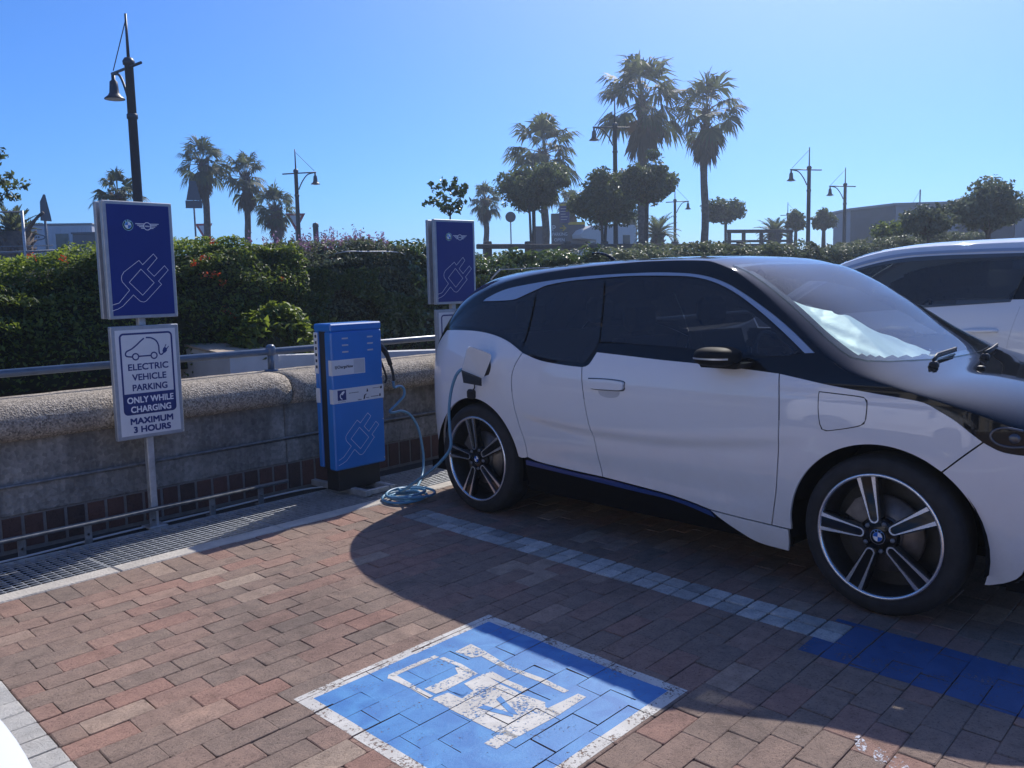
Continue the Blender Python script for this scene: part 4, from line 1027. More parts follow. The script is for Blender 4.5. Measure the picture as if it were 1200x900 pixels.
ev_cfg = dict(upper_mat=M['black_gloss'], arches=[R_ARC, F_ARC], wheel_lat=(.868, .868), R=.347, Wt=.165, Rr=.268, rot=-.22, seat_x=1.25, dash_z=.98, cowl_x=2.5,
  upper_lo=ci([(-.72, .80), (2.0, .80), (2.9, .765), (3.0, .735), (3.29, .62)]), top_split=[(-.72, -.30), (-.30, 1.55), (1.55, 2.6), (2.6, 3.29)],
  dlo=[[(-.41, 1.155), (-.067, 1.154), (.262, 1.099), (.405, 1.042), (.56, 1.005), (.895, .985), (.97, 1.08), (1.6, 1.07), (2.1, 1.07), (2.19, 1.105)], list(reversed(dlo_top))],
  ws_poly=mirrored(ws_r), hatch_poly=mirrored(hatch_r),
  windows=[('quarter_window', qg), ('rear_door_window', rg), ('front_door_window', fg)],
  panels=[
   ('rear_quarter', [rq_belt, rd_rear, [(.449, .412), (.405, .401), (.372, .407)], a1, [(-.42, .34), (-.45, .30), (-.60, .32), (-.69, .40)], [(-.69, .40), (-.705, .6), (-.69, .85)], [(-.69, .85), (-.62, .985), (-.45, 1.143)]], W_, {}),
   ('rear_door', [[(.405, 1.035), (.560, 1.000), (.747, .984), (.893, .979)], b_line, [(1.027, .376), (.792, .382), (.543, .394), (.449, .412)], list(reversed(rd_rear))], W_, dict(grid=.021)),
   ('front_door', [step_, fd_belt, fd_front, [(2.054, .297), (1.895, .302), (1.713, .312)], list(reversed(fd_low)), list(reversed(b_line))], W_, dict(grid=.021)),
   ('side_sill', [[(1.713, .312), (1.895, .302), (2.054, .297), (2.141, .294)], [(2.141, .294), (2.137, .23), (2.128, .180)], list(reversed(sill))], W_, {}),
   ('blue_sill', [[(.42, .395), (.543, .388), (.792, .374), (1.027, .369), (1.280, .355), (1.462, .343), (1.603, .326), (1.713, .305)], [(1.713, .305), (1.74, .27)], [(1.74, .27), (1.5, .315), (1.2, .328), (.8, .345), (.42, .36)]], M['blue_plastic'], dict(off=-.004)),
   ('front_fender', [hood_low, [(2.779, .914), (2.853, .872), (2.915, .823), (2.953, .793)], [(2.953, .793), (2.889, .733), arch_seam], list(reversed(fa1)), [(2.157, .294), (2.054, .297)], list(reversed(fd_front))], W_, {}),
   ('front_bumper', [[(2.953, .793), (3.001, .766), (3.041, .755), (3.10, .748), (3.20, .735), (3.26, .70)], [(3.26, .70), (3.27, .5), (3.25, .36)], [(3.25, .36), (3.17, .35), (3.10, .36)], [(3.10, .36), (3.085, .27), (3.04, .228), (2.975, .205)], list(reversed(fa2)), [arch_seam, (2.889, .733), (2.953, .793)]], W_, {}),
   ('lower_grille', [[(3.10, .355), (3.17, .345), (3.25, .355)], [(3.25, .355), (3.25, .24)], [(3.25, .24), (3.1, .23), (3.05, .225)], [(3.05, .225), (3.09, .275), (3.10, .355)]], M['black_plastic'], dict(off=.002)),
   ('headlight', [lamp_up, list(reversed(lamp_low))], M['black_gloss'], dict(off=.003)),
   ('roof_strip', [strip_top, [(2.235, 1.108), (2.19, 1.105)], list(reversed(dlo_top)), [(-.105, 1.332), (-.087, 1.348)]], M['silver_trim'], dict(off=.006, gap=.0005, rim=.006, grid=.02)),
   ('door_flap_gap', [[(2.288, .947), (2.40, .943), (2.485, .938), (2.507, .925), (2.508, .86), (2.500, .824), (2.451, .803), (2.335, .776), (2.312, .780), (2.301, .80), (2.290, .86), (2.286, .93)]], M['black_plastic'], dict(off=.0048, gap=0, rim=.002, right_only=True)),
   ('fuel_flap', [[(2.291, .944), (2.40, .940), (2.483, .935), (2.504, .922), (2.505, .86), (2.497, .826), (2.451, .806), (2.337, .779), (2.315, .783), (2.304, .802), (2.293, .86), (2.289, .93)]], W_, dict(off=.0055, gap=.001, rim=.002, right_only=True)),
  ])
build_car(ev, EV, ev_cfg)
EVp = lambda x, lat, z: Vector((x, -lat, z))
ev_mat = Matrix.Translation(ev_pos) @ Matrix.Rotation(ev_h, 4, 'Z')
for s in (1, -1):
    d = ev_cfg['doors'][s]
    sd = lambda nm, pts, m, off, rim, par: skin(nm, resample([pts+[pts[0]]], .012), m, par, lambda a, b: np.stack([a, -s*(EV.F(a, b)+off), b], -1), lambda a, b: EV.nF(a, b)*np.array([1, -s, 1]), (0, s, 0), 0, rim, .02)
    sd('handle_recess', [(.948, .922), (1.08, .926), (1.197, .920), (1.204, .895), (1.20, .868), (1.10, .862), (.977, .863), (.955, .89)], M['lamp_ring'], .0055, .003, d)
    sd('handle_dish', [(1.02, .866), (1.10, .872), (1.17, .866), (1.16, .835), (1.10, .824), (1.04, .835)], M['label_grey'], .0052, .003, d)
    sd('door_handle', [(.955, .917), (1.08, .921), (1.193, .915), (1.198, .895), (1.193, .874), (1.09, .869), (.982, .869), (.962, .89)], W_, .022, .02, d)
    b = MB(); v, f = superell((1.83, -s*.965, 1.085), (.105, .10, .046), 2.7); b.add(v, f, 0, True)
    b.prism([(1.74, 1.03), (1.93, 1.03), (1.95, 1.055), (1.72, 1.06)], -s*.83, -s*.97, lambda a, bb, dd: (a, dd, bb))
    mo = b.build('side_mirror', M['black_satin'], ev)
    b = MB()
    xs_ = np.linspace(1.735, 1.925, 14); yy = [.965+.1065*max(0, 1-abs((x-1.83)/.105)**2.7)**(1/2.7) for x in xs_]
    vs = [(x, -s*y, z) for x, y in zip(xs_, yy) for z in (1.076, 1.084)]; b.add(vs, [(2*i, 2*i+1, 2*i+3, 2*i+2) for i in range(13)]); b.build('mirror_strip', M['silver_trim'], mo)
    b = MB(); lamp = [(2.97, .815), (3.0, .80), (3.04, .79), (3.085, .79), (3.10, .80)]
    for off_, pts in ((.009, catmull([(3.075, .842), (3.02, .852), (2.985, .84), (2.975, .815), (2.995, .79), (3.04, .778), (3.09, .782)], 5)),):
        b.tube([(p[0], -s*(float(EV.F(p[0], p[1]))+off_-.006), p[1]) for p in pts], .0055, 8)
    v, f = superell((3.045, -s*(float(EV.F(3.045, .815))-.004), .812), (.026, .014, .022), 2); b.add(v, f, 0, True); b.build('headlight_ring', M['lamp_ring'], ev)
roundel('bonnet_badge', .041, ROUND_MATS, ev, lambda a, b, d: (3.14+b*.62-.0, a, float(EV.T(np.array(3.14+b*.62), np.array(a)))+.006+d))
for s in (1, -1):
    b = MB(); P = [(s*.035, .55), (s*.30, .55), (s*.33, .60), (s*.29, .655), (s*.06, .66), (s*.035, .63)]; b.prism(P, 3.325, 3.35, lambda a, bb, d: (d, a, bb)); b.build('kidney_grille', M['black_gloss'], ev)
for pts in ([(2.60, .44), (2.565, .30), (2.545, .02)], [(2.625, -.12), (2.60, -.30), (2.56, -.50)]):
    b = MB(); q = [Vector((x, -y, float(EV.T(np.array(x), np.array(y)))+.028)) for x, y in pts]; b.tube(q, .006, 6)
    b.box(pts[0][0]-.015, pts[0][0]+.025, -pts[0][1]-.016, -pts[0][1]+.016, float(EV.T(np.array(pts[0][0]), np.array(pts[0][1])))-.01, float(EV.T(np.array(pts[0][0]), np.array(pts[0][1])))+.022, bev=.008)
    b.tube([v+Vector((0, 0, -.012)) for v in q], .006, 5); b.build('wiper', M['black_plastic'], ev)
for y in (.20, -.48): b = MB(); v, f = superell((2.72, -y, float(EV.T(np.array(2.72), np.array(y)))+.006), (.018, .014, .01)); b.add(v, f, 0, True); b.build('washer_nozzle', M['black_plastic'], ev)
b = MB(); b.tube(catmull([(.42, 0, 1.56), (.37, 0, 1.60), (.29, 0, 1.625), (.22, 0, 1.63)], 5), [.014]*5+[.010]*5+[.006]*6, 8); b.build('antenna', M['black_gloss'], ev)
# open charge flap, port and hanging cap
b = MB(); c = [(.113, -1.02, 1.078), (.19, -.892, 1.018), (.088, -.892, .846), (.04, -1.02, .900)]
ctr = Vector(np.mean(c, 0)); nrm = (Vector(c[1])-Vector(c[0])).cross(Vector(c[3])-Vector(c[0])).normalized()
ring = []
for i in range(4):
    p, a, d_ = Vector(c[i]), Vector(c[i-1]), Vector(c[(i+1) % 4])
    r0 = p+(a-p).normalized()*.03; r1 = p+(d_-p).normalized()*.03
    for k in range(5): t_ = k/4; ring.append((r0*(1-t_)**2+p*2*t_*(1-t_)+r1*t_*t_))
n_ = len(ring)
vs = [tuple(q+nrm*.006) for q in ring]+[tuple(q-nrm*.006) for q in ring]
b.add(vs, [list(range(n_)), list(range(n_, 2*n_))[::-1]]+[(i, (i+1) % n_, n_+(i+1) % n_, n_+i) for i in range(n_)])
fo = b.build('charge_flap', W_, ev)
b = MB(); lo_ = [Vector(c[3])-nrm*.012, Vector(c[2])-nrm*.012]; q8 = [lo_[0]+Vector((.006, 0, .03)), lo_[1]+Vector((-.006, 0, .03)), lo_[1]+Vector((-.006, .0, -.012)), lo_[0]+Vector((.02, 0, -.035))]; q8 += [v-nrm*.03 for v in q8]; b.add(q8, [(0, 1, 2, 3), (7, 6, 5, 4), (0, 4, 5, 1), (1, 5, 6, 2), (2, 6, 7, 3), (3, 7, 4, 0)]); b.tube([(.03, -.9, .845), (.02, -.895, .80), (-.012, -.89, .775)], .004, 6); b.build('flap_hinge', M['black_plastic'], fo)
b = MB(); b.box(-.055, .012, -.905, -.868, .728, .788, bev=.012); b.build('rubber_cap', M['rubber'], ev)
b = MB(); yl = float(EV.F(.05, .93)); b.lathe([(.0, 0), (.085, 0), (.09, .006)], 'y', 28, (.06, -yl-.012, .93)); b.build('charge_port', M['black_plastic'], ev)
# cable (a thing of its own)
lead = [tuple(ev_mat @ EVp(*p)) for p in reversed(CABLE_CAR)]
ground_run = [(3.878, 4.02, .335), (3.888, 4.16, .235), (3.905, 4.33, .135), (3.93, 4.47, .06), coil[-1]]
mb = MB(); mb.tube(hang[:-1]+coil+list(reversed(catmull(lead+ground_run, 7)))[1:], .0098, 8)
tag(mb.build('charging_cable', M['cable_blue']), 'pale blue charging cable coiled on the paving and running up to the open charge flap', 'cable')
# sunshade behind the windshield
sp = lambda x, y, d: tuple(ev_mat @ Vector((x, -y, float(EV.T(np.array(x), np.array(y)))-d)))
def shade_off(a, b_):
    # a fold running down the middle, fine creases either side
    rx, ry = 2.11, .29; dxy = np.array([.32, .20]); dxy /= np.linalg.norm(dxy)
    dd = (a-rx)*(-dxy[1])+(b_-ry)*dxy[0]
    w_ = .030+.16*np.minimum(np.abs(dd), .22)
    w_ += .016*np.abs((dd*6.5+.25+.35*a) % 2-1)+.010*np.abs((a*5.2-b_*1.7) % 2-1)+.0025*np.sin(9*a+31*b_+3*np.sin(12*b_))
    return w_
sh_poly = resample([[(1.82, .555), (1.90, .44), (2.06, .315)], [(2.06, .315), (2.085, .325), (2.11, .30), (2.108, .225)], [(2.108, .225), (2.24, .05), (2.372, -.12)], [(2.372, -.12), (2.40, -.02), (2.39, .04), (2.425, .13), (2.43, .24)], [(2.43, .24), (2.46, .40), (2.47, .52)], [(2.47, .52), (2.38, .61), (2.30, .625)], [(2.30, .625), (2.15, .605), (2.05, .585)], [(2.05, .585), (1.93, .578), (1.82, .555)]], .02)
def sh_map(a, b_): return np.stack([a, -b_, EV.T(a, b_)-shade_off(a, b_)], -1)
def sh_nrm(a, b_):
    e = 1e-3; pa = sh_map(a+e, b_)-sh_map(a-e, b_); pb = sh_map(a, b_+e)-sh_map(a, b_-e); n = np.cross(pb, pa); return n/np.linalg.norm(n, axis=-1, keepdims=True)
o = skin('sunshade', sh_poly, M['shade_foil'], None, sh_map, sh_nrm, (0, 0, -1), 0, .003, .018); o.matrix_world = ev_mat
tag(o, 'crumpled silver foil sunshade leaning behind the windshield of the electric car', 'sunshade')

# ---- the neighbouring crossover
SV = Shape([(-.86, .60), (-.80, .70), (-.68, .79), (-.5, .85), (-.2, .89), (.4, .902), (1.6, .905), (2.6, .902), (2.9, .885), (3.15, .845), (3.32, .77), (3.42, .68), (3.48, .56), (3.5, .46)],
  [(.1, .08), (.2, .055), (.35, .025), (.5, .008), (.7, 0), (.9, .004), (1.05, .018), (1.15, .045), (1.3, .115), (1.45, .185), (1.55, .236), (1.63, .285), (1.7, .36)],
  [(-.86, .95), (-.72, 1.20), (-.55, 1.42), (-.3, 1.55), (0, 1.60), (.4, 1.632), (.9, 1.645), (1.4, 1.640), (1.7, 1.62), (1.95, 1.565), (2.15, 1.48), (2.4, 1.32), (2.6, 1.17), (2.72, 1.08), (2.9, 1.035), (3.1, 1.00), (3.3, .93), (3.42, .85), (3.5, .74)],
  [(-.86, 1.0), (-.74, 1.30), (-.55, 1.52), (-.3, 1.62), (0, 1.655), (.5, 1.685), (1.0, 1.69), (1.5, 1.68), (1.75, 1.655), (2.0, 1.59), (2.3, 1.44), (2.6, 1.26), (2.8, 1.12), (2.95, 1.075), (3.15, 1.04), (3.32, .98), (3.44, .90), (3.5, .80)], dish=.02, dz=.45)
SRA, SFA = (0, .36, .39), (2.69, .36, .39)
s_dlo_lo = [(-.45, 1.30), (0, 1.285), (.45, 1.262), (.78, 1.243), (1.44, 1.195), (2.05, 1.145), (2.45, 1.115)]
s_dlo_hi = [(-.45, 1.30), (-.30, 1.44), (0, 1.53), (.4, 1.572), (.83, 1.587), (1.3, 1.588), (1.62, 1.575), (1.88, 1.525), (2.07, 1.455), (2.30, 1.31), (2.45, 1.19), (2.50, 1.13)]
s_strip = [(-.46, 1.33), (-.30, 1.465), (0, 1.553), (.4, 1.594), (.83, 1.609), (1.3, 1.610), (1.64, 1.596), (1.90, 1.545), (2.10, 1.470), (2.33, 1.325), (2.49, 1.19), (2.54, 1.125)]
fdb = [(.80, 1.222), (1.44, 1.175), (2.05, 1.125), (2.30, 1.105)]
sv_cfg = dict(upper_mat=W_, arches=[SRA, SFA], wheel_lat=(.885, .885), R=.345, Wt=.22, Rr=.235, rot=.3, seat_x=1.25, dash_z=1.05, cowl_x=2.7, side_glass=M['tint_light'],
  upper_lo=ci([(-.86, .85), (3.5, .70)]), top_split=[(-.86, 1.7), (1.7, 2.75), (2.75, 3.5)],
  dlo=[s_dlo_lo, list(reversed(s_dlo_hi))],
  ws_poly=mirrored([(1.80, .56), (2.0, .60), (2.2, .655), (2.4, .70), (2.6, .745), (2.68, .74), (2.76, .62), (2.82, .35), (2.84, .1)]),
  hatch_poly=mirrored([(-.45, .50), (-.60, .55), (-.76, .55)]),
  windows=[('quarter_window', [[(-.42, 1.312), (-.2, 1.302), (-.1, 1.297)], [(-.1, 1.297), (-.14, 1.47)], [(-.14, 1.47), (-.3, 1.428), (-.42, 1.312)]]),
           ('rear_door_window', [[(-.08, 1.296), (.3, 1.278), (.74, 1.254)], [(.74, 1.254), (.66, 1.572)], [(.66, 1.572), (.4, 1.562), (0, 1.52), (-.12, 1.478)], [(-.12, 1.478), (-.08, 1.296)]]),
           ('front_door_window', [[(.86, 1.247), (1.44, 1.205), (2.05, 1.157), (2.42, 1.13)], [(2.42, 1.13), (2.43, 1.18)], [(2.43, 1.18), (2.29, 1.30), (2.06, 1.445), (1.87, 1.515), (1.61, 1.565), (1.3, 1.578), (.77, 1.576)], [(.77, 1.576), (.86, 1.247)]])],
  panels=[
   ('rear_quarter', [[(-.80, 1.05), (-.50, 1.26), (-.2, 1.27)], [(-.2, 1.27), (.12, 1.262)], [(.12, 1.262), (.25, 1.0), (.40, .75), (.42, .40)], arc(*SRA, 5, 178), [(-.45, .30), (-.70, .32), (-.82, .42)], [(-.82, .42), (-.85, .7), (-.80, 1.05)]], W_, {}),
   ('rear_door', [[(.12, 1.262), (.45, 1.243), (.80, 1.222)], [(.80, 1.222), (.86, .9), (.86, .32)], [(.86, .32), (.42, .34)], [(.42, .40), (.40, .75), (.25, 1.0), (.12, 1.262)]], W_, {}),
   ('front_door', [fdb, [(2.30, 1.105), (2.24, .8), (2.22, .32)], [(2.22, .32), (.86, .32)], [(.86, .32), (.86, .9), (.80, 1.222)]], W_, {}),
   ('front_fender', [[(2.30, 1.105), (2.6, 1.04), (2.9, .99), (3.1, .95)], [(3.1, .95), (3.15, .80), (3.05, .55)], arc(*SFA, 35, 178), [(2.29, .33), (2.22, .32)], [(2.22, .32), (2.24, .8), (2.30, 1.105)]], W_, {}),
   ('front_bumper', [[(3.10, .72), (3.3, .70), (3.45, .66)], [(3.45, .66), (3.46, .4), (3.40, .26)], [(3.40, .26), (3.1, .24)], arc(*SFA, -5, 34), [(3.05, .57), (3.10, .72)]], W_, {}),
   ('headlight', [[(3.13, .93), (3.3, .87), (3.43, .80)], [(3.43, .80), (3.44, .71)], [(3.44, .71), (3.25, .73), (3.16, .78)], [(3.16, .78), (3.13, .93)]], M['black_gloss'], dict(off=.003)),
   ('window_frame', [s_dlo_hi, [(2.50, 1.13), (2.54, 1.118), (2.45, 1.10)], [(2.45, 1.10), (2.05, 1.13), (1.44, 1.18), (.78, 1.228), (.45, 1.247), (0, 1.27), (-.47, 1.287)], [(-.47, 1.287), (-.45, 1.30)]][0:0] or [s_dlo_hi, [(2.50, 1.13), (2.54, 1.125)], list(reversed(s_strip)), [(-.46, 1.33), (-.45, 1.30)]], M['silver_trim'], dict(off=.006, gap=.0005, rim=.006, grid=.02)),
   ('side_sill', [[(.42, .335), (1.3, .318), (2.28, .318)], [(2.28, .318), (2.28, .22)], [(2.28, .22), (.42, .22)], [(.42, .22), (.42, .335)]], M['black_plastic'], {}),
  ])
sv = thing('crossover_car', 'white crossover car parked nose to the wall on the far side of the electric hatchback', 'car', (7.45, .55, 0), rad(90))
build_car(sv, SV, sv_cfg)
for s in (1, -1):
    d = sv_cfg['doors'][s]
    b = MB(); b.tube(catmull([(.92, -s*(float(SV.F(.92, 1.06))+.004), 1.06), (.96, -s*(float(SV.F(.96, 1.06))+.035), 1.06), (1.10, -s*(float(SV.F(1.1, 1.055))+.035), 1.055), (1.14, -s*(float(SV.F(1.14, 1.05))+.004), 1.05)], 4), .013, 8); b.build('door_handle', W_, d)
    b = MB(); v, f = superell((2.22, -s*1.0, 1.17), (.09, .10, .07), 2.7); b.add(v, f, 0, True); b.prism([(2.18, 1.08), (2.3, 1.08), (2.3, 1.12), (2.18, 1.12)], -s*.85, -s*.95, lambda a, bb, dd: (a, dd, bb)); b.build('side_mirror', W_, sv)
for s in (1, -1):
    pill = MB(); P = [(.74, 1.254), (.86, 1.247), (.77, 1.576), (.66, 1.572)]; pill.add([(x, -s*(float(SV.F(x, z))-.012), z) for x, z in P], [(0, 1, 2, 3)]); pill.build('door_pillar', M['black_gloss'], sv, recalc=False)
sw = copy_tree(sv); sw['label'] = 'sunlit white car whose rounded front corner shows at the bottom left edge of the photo'
sw.location = (-1.26, 3.84, 0); sw.rotation_euler.z = rad(-76)
for o in (sv, sw): o['group'] = 'white crossover cars in the neighbouring bays'
# ------------------------------------------------------------------ planting
def unit(v): return v/np.maximum(1e-9, np.linalg.norm(v, axis=-1, keepdims=True))
def leaf_mesh(name, pos, nrm, size, mat, parent=None, aspect=.5, var=None, fold=.18):
    n = len(pos); pos = np.asarray(pos, float); nrm = unit(np.asarray(nrm, float))
    t = unit(np.cross(nrm, unit(rng.normal(size=(n, 3))))); b = np.cross(nrm, t)
    L = np.asarray(size)[:, None]*np.ones((n, 1)); Wd = L*aspect
    base = pos-t*L*.5; tip = pos+t*L*.5-nrm*L*.12; l = pos-b*Wd*.5+nrm*Wd*fold; r = pos+b*Wd*.5+nrm*Wd*fold
    vs = np.stack([base, l, tip, r], 1).reshape(-1, 3)
    idx = np.arange(n)[:, None]*4
    tri = np.concatenate([idx+np.array([0, 2, 1]), idx+np.array([0, 3, 2])], 1).reshape(-1, 3)
    me = bpy.data.meshes.new(name); me.vertices.add(len(vs)); me.vertices.foreach_set('co', vs.ravel())
    me.loops.add(len(tri)*3); me.loops.foreach_set('vertex_index', tri.ravel().astype(np.int32))
    me.polygons.add(len(tri)); me.polygons.foreach_set('loop_start', np.arange(0, len(tri)*3, 3, dtype=np.int32)); me.polygons.foreach_set('loop_total', np.full(len(tri), 3, np.int32))
    me.materials.append(mat); me.update(calc_edges=True)
    o = link(bpy.data.objects.new(name, me), parent)
    v = rng.random(n) if var is None else var
    set_var(o, np.repeat(v, 4)); return o
def vnoise(x, y, s, seed=0):
    """smooth value noise"""
    r = np.random.default_rng(seed); G = r.random((64, 64))
    X = np.asarray(x)/s; Y = np.asarray(y)/s; i = np.floor(X).astype(int); j = np.floor(Y).astype(int); fx = X-i; fy = Y-j
    fx = fx*fx*(3-2*fx); fy = fy*fy*(3-2*fy); g = lambda a, b: G[a % 64, b % 64]
    return (g(i, j)*(1-fx)+g(i+1, j)*fx)*(1-fy)+(g(i, j+1)*(1-fx)+g(i+1, j+1)*fx)*fy

def hedge(name, label, x0, x1, yf, yb, top, leaf, n, size, z0=.1, seed=1, up=.5, bulge=.16, parts=(), aspect=.5, strag=.1):
    """clipped hedge: dark twiggy core, leaf shell over the front, top and back"""
    t = thing(name, label, 'hedge', ((x0+x1)/2, (yf+yb)/2, 0)); ox, oy = (x0+x1)/2, (yf+yb)/2
    def surf(a, p):
        # a along x, p 0..1 front bottom -> front top -> back top -> back bottom
        tp = top(a)+.16*(vnoise(a, a*0, .55, seed)-.5)+.10*(vnoise(a, p*3, .2, seed+1)-.5)
        ph = np.clip(p, 0, 1)*math.pi
        cx = (yf+yb)/2; hw = (yb-yf)/2
        c, s = np.cos(ph), np.sin(ph); e = .32
        y = cx-hw*np.sign(c)*np.abs(c)**e; z = z0+(tp-z0)*np.abs(s)**e
        y = y-(.5-p)*bulge*2*(vnoise(a, z*1.4, .5, seed+2)-.5)*(p < .6)
        return y, z
    # core
    nx = max(6, int((x1-x0)/.12)); A = np.linspace(x0, x1, nx); Pp = np.linspace(0.02, .98, 26)
    Ag, Pg = np.meshgrid(A, Pp, indexing='ij'); y, z = surf(Ag, Pg)
    cy = (yf+yb)/2; y = cy+(y-cy)*.86; z = z0+(z-z0)*.93
    vs = np.stack([Ag-ox, y-oy, z], -1).reshape(-1, 3); k = len(Pp)
    mb = MB(); mb.add(vs, [(i*k+j, i*k+j+1, (i+1)*k+j+1, (i+1)*k+j) for i in range(nx-1) for j in range(k-1)])
    mb.add(vs[:k], [list(range(k))]); mb.add(vs[-k:], [list(range(k))])
    mb.build('twigs', M['hedge_core'], t, recalc=False)
    a = rng.uniform(x0, x1, n); p = rng.beta(1.25, 1.9, n)*.9
    y, z = surf(a, p); y2, z2 = surf(a, p+.01); tan = np.stack([np.zeros(n), y2-y, z2-z], 1); nr = unit(np.stack([np.zeros(n), -tan[:, 2], tan[:, 1]], 1))
    dep = rng.exponential(strag*.55, n)-strag*.25
    clump = vnoise(a*1.0, p*9, .35, seed+5)
    pos = np.stack([a-ox, y-oy, z], 1)-nr*(dep+(.5-clump)*.16)[:, None]
    # ends of the hedge
    nrm = nr*.8+rng.normal(size=(n, 3))*.75+np.array([0, 0, up])
    sz = size*rng.uniform(.6, 1.35, n)
    var = np.clip(.12+.42*clump+.42*np.exp(-((p-.5)/.16)**2)+rng.normal(0, .18, n), 0, 1)   # sunlight put into the leaf colour: paler towards the clipped top
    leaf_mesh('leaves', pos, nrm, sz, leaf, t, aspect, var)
    return t, (ox, oy), surf
P1 = [(1.2, 1.62), (2.3, 1.70), (2.75, 1.73), (3.05, 1.80), (3.3, 1.83), (3.9, 1.83), (4.6, 1.85), (5.0, 1.86), (5.35, 1.80)]
topA = lambda a: np.interp(a, *zip(*P1))
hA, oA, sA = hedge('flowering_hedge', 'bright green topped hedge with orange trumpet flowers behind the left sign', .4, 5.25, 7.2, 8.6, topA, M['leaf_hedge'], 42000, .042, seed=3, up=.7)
topB = lambda a: np.interp(a, [4.9, 5.3, 5.7, 6.3, 7.0], [1.76, 1.84, 1.84, 1.82, 1.80])
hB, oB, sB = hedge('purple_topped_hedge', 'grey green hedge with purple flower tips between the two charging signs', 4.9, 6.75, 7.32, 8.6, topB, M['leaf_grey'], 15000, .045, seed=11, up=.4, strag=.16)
topC = lambda a: np.interp(a, [6.6, 7.2, 7.9, 9, 10.2], [1.82, 1.78, 1.72, 1.81, 1.85])
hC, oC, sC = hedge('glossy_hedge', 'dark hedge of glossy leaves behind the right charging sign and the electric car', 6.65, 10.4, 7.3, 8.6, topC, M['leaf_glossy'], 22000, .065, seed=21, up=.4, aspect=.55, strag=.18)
topD = lambda a: np.interp(a, [10, 12, 15, 19, 22, 26, 32], [1.85, 1.90, 1.99, 2.02, 2.19, 2.48, 2.68])
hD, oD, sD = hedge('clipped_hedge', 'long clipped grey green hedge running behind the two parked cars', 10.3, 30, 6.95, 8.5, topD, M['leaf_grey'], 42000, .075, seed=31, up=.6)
# larger shiny leaves mixed into the lower front of the purple topped hedge
q_ = 5200; a_ = rng.uniform(5.15, 6.75, q_); p_ = rng.beta(2, 3, q_)*.46; y_, z_ = sB(a_, p_); k_ = vnoise(a_, z_, .3, 77); m_ = (k_ > .42) & (z_ < 1.62)
leaf_mesh('shiny_leaves', np.stack([a_-oB[0], y_-oB[1]-.05, z_], 1)[m_], (rng.normal(size=(q_, 3))*.7+np.array([0, -.6, .6]))[m_], .075*rng.uniform(.6, 1.3, m_.sum()), M['leaf_glossy'], hB, .6)
def blossoms(parent, o, pts, mat, r, k, size, name='flowers', tall=False):
    pos = []; 
    for (x, y, z) in pts:
        q = rng.normal(size=(k, 3))*r*(np.array([.35, .35, 1.4]) if tall else 1)
        pos.append(q+np.array([x-o[0], y-o[1], z]))
    pos = np.concatenate(pos); leaf_mesh(name, pos, rng.normal(size=pos.shape), size*rng.uniform(.7, 1.3, len(pos)), mat, parent, .45)
def front_pt(surf, x, z, top):
    for p in np.linspace(.02, .5, 60):
        y, zz = surf(np.array([x]), np.array([p]))
        if zz[0] >= z: return float(y[0])
    return float(y[0])
fl = []
for (px, py) in [(239, 302), (227, 309), (251, 321), (262, 331), (241, 322), (264, 364), (273, 370), (75, 303), (36, 299), (249, 283), (330, 327)]:
    d = c_f+c_r*((px-600)/1039.7)-c_u*((py-450)/1039.7); q = CAM+d*(7.17/d.y); fl.append((q.x, 7.17, q.z))
blossoms(hA, oA, fl, M['flower_orange'], .017, 16, .028)
pts = []
for i in range(110):
    x = random.uniform(5.1, 6.7); y = random.uniform(7.5, 8.2); yy, zz = sB(np.array([x]), np.array([.35])); pts.append((x, y, float(zz[0])+random.uniform(.0, .17)))
blossoms(hB, oB, pts, M['leaf_purple'], .035, 22, .035, tall=True)
bu, ob, sb = hedge('round_bush', 'small sunlit bush of shiny leaves behind the low white wall end', 4.18, 5.02, 6.90, 7.32, lambda a: .74+.52*np.sqrt(np.clip(1-((np.asarray(a)-4.60)/.43)**2, 0, 1)), M['leaf_hedge'], 2800, .07, z0=.3, seed=41, up=.9, aspect=.6, strag=.2)
bu['category'] = 'bush'

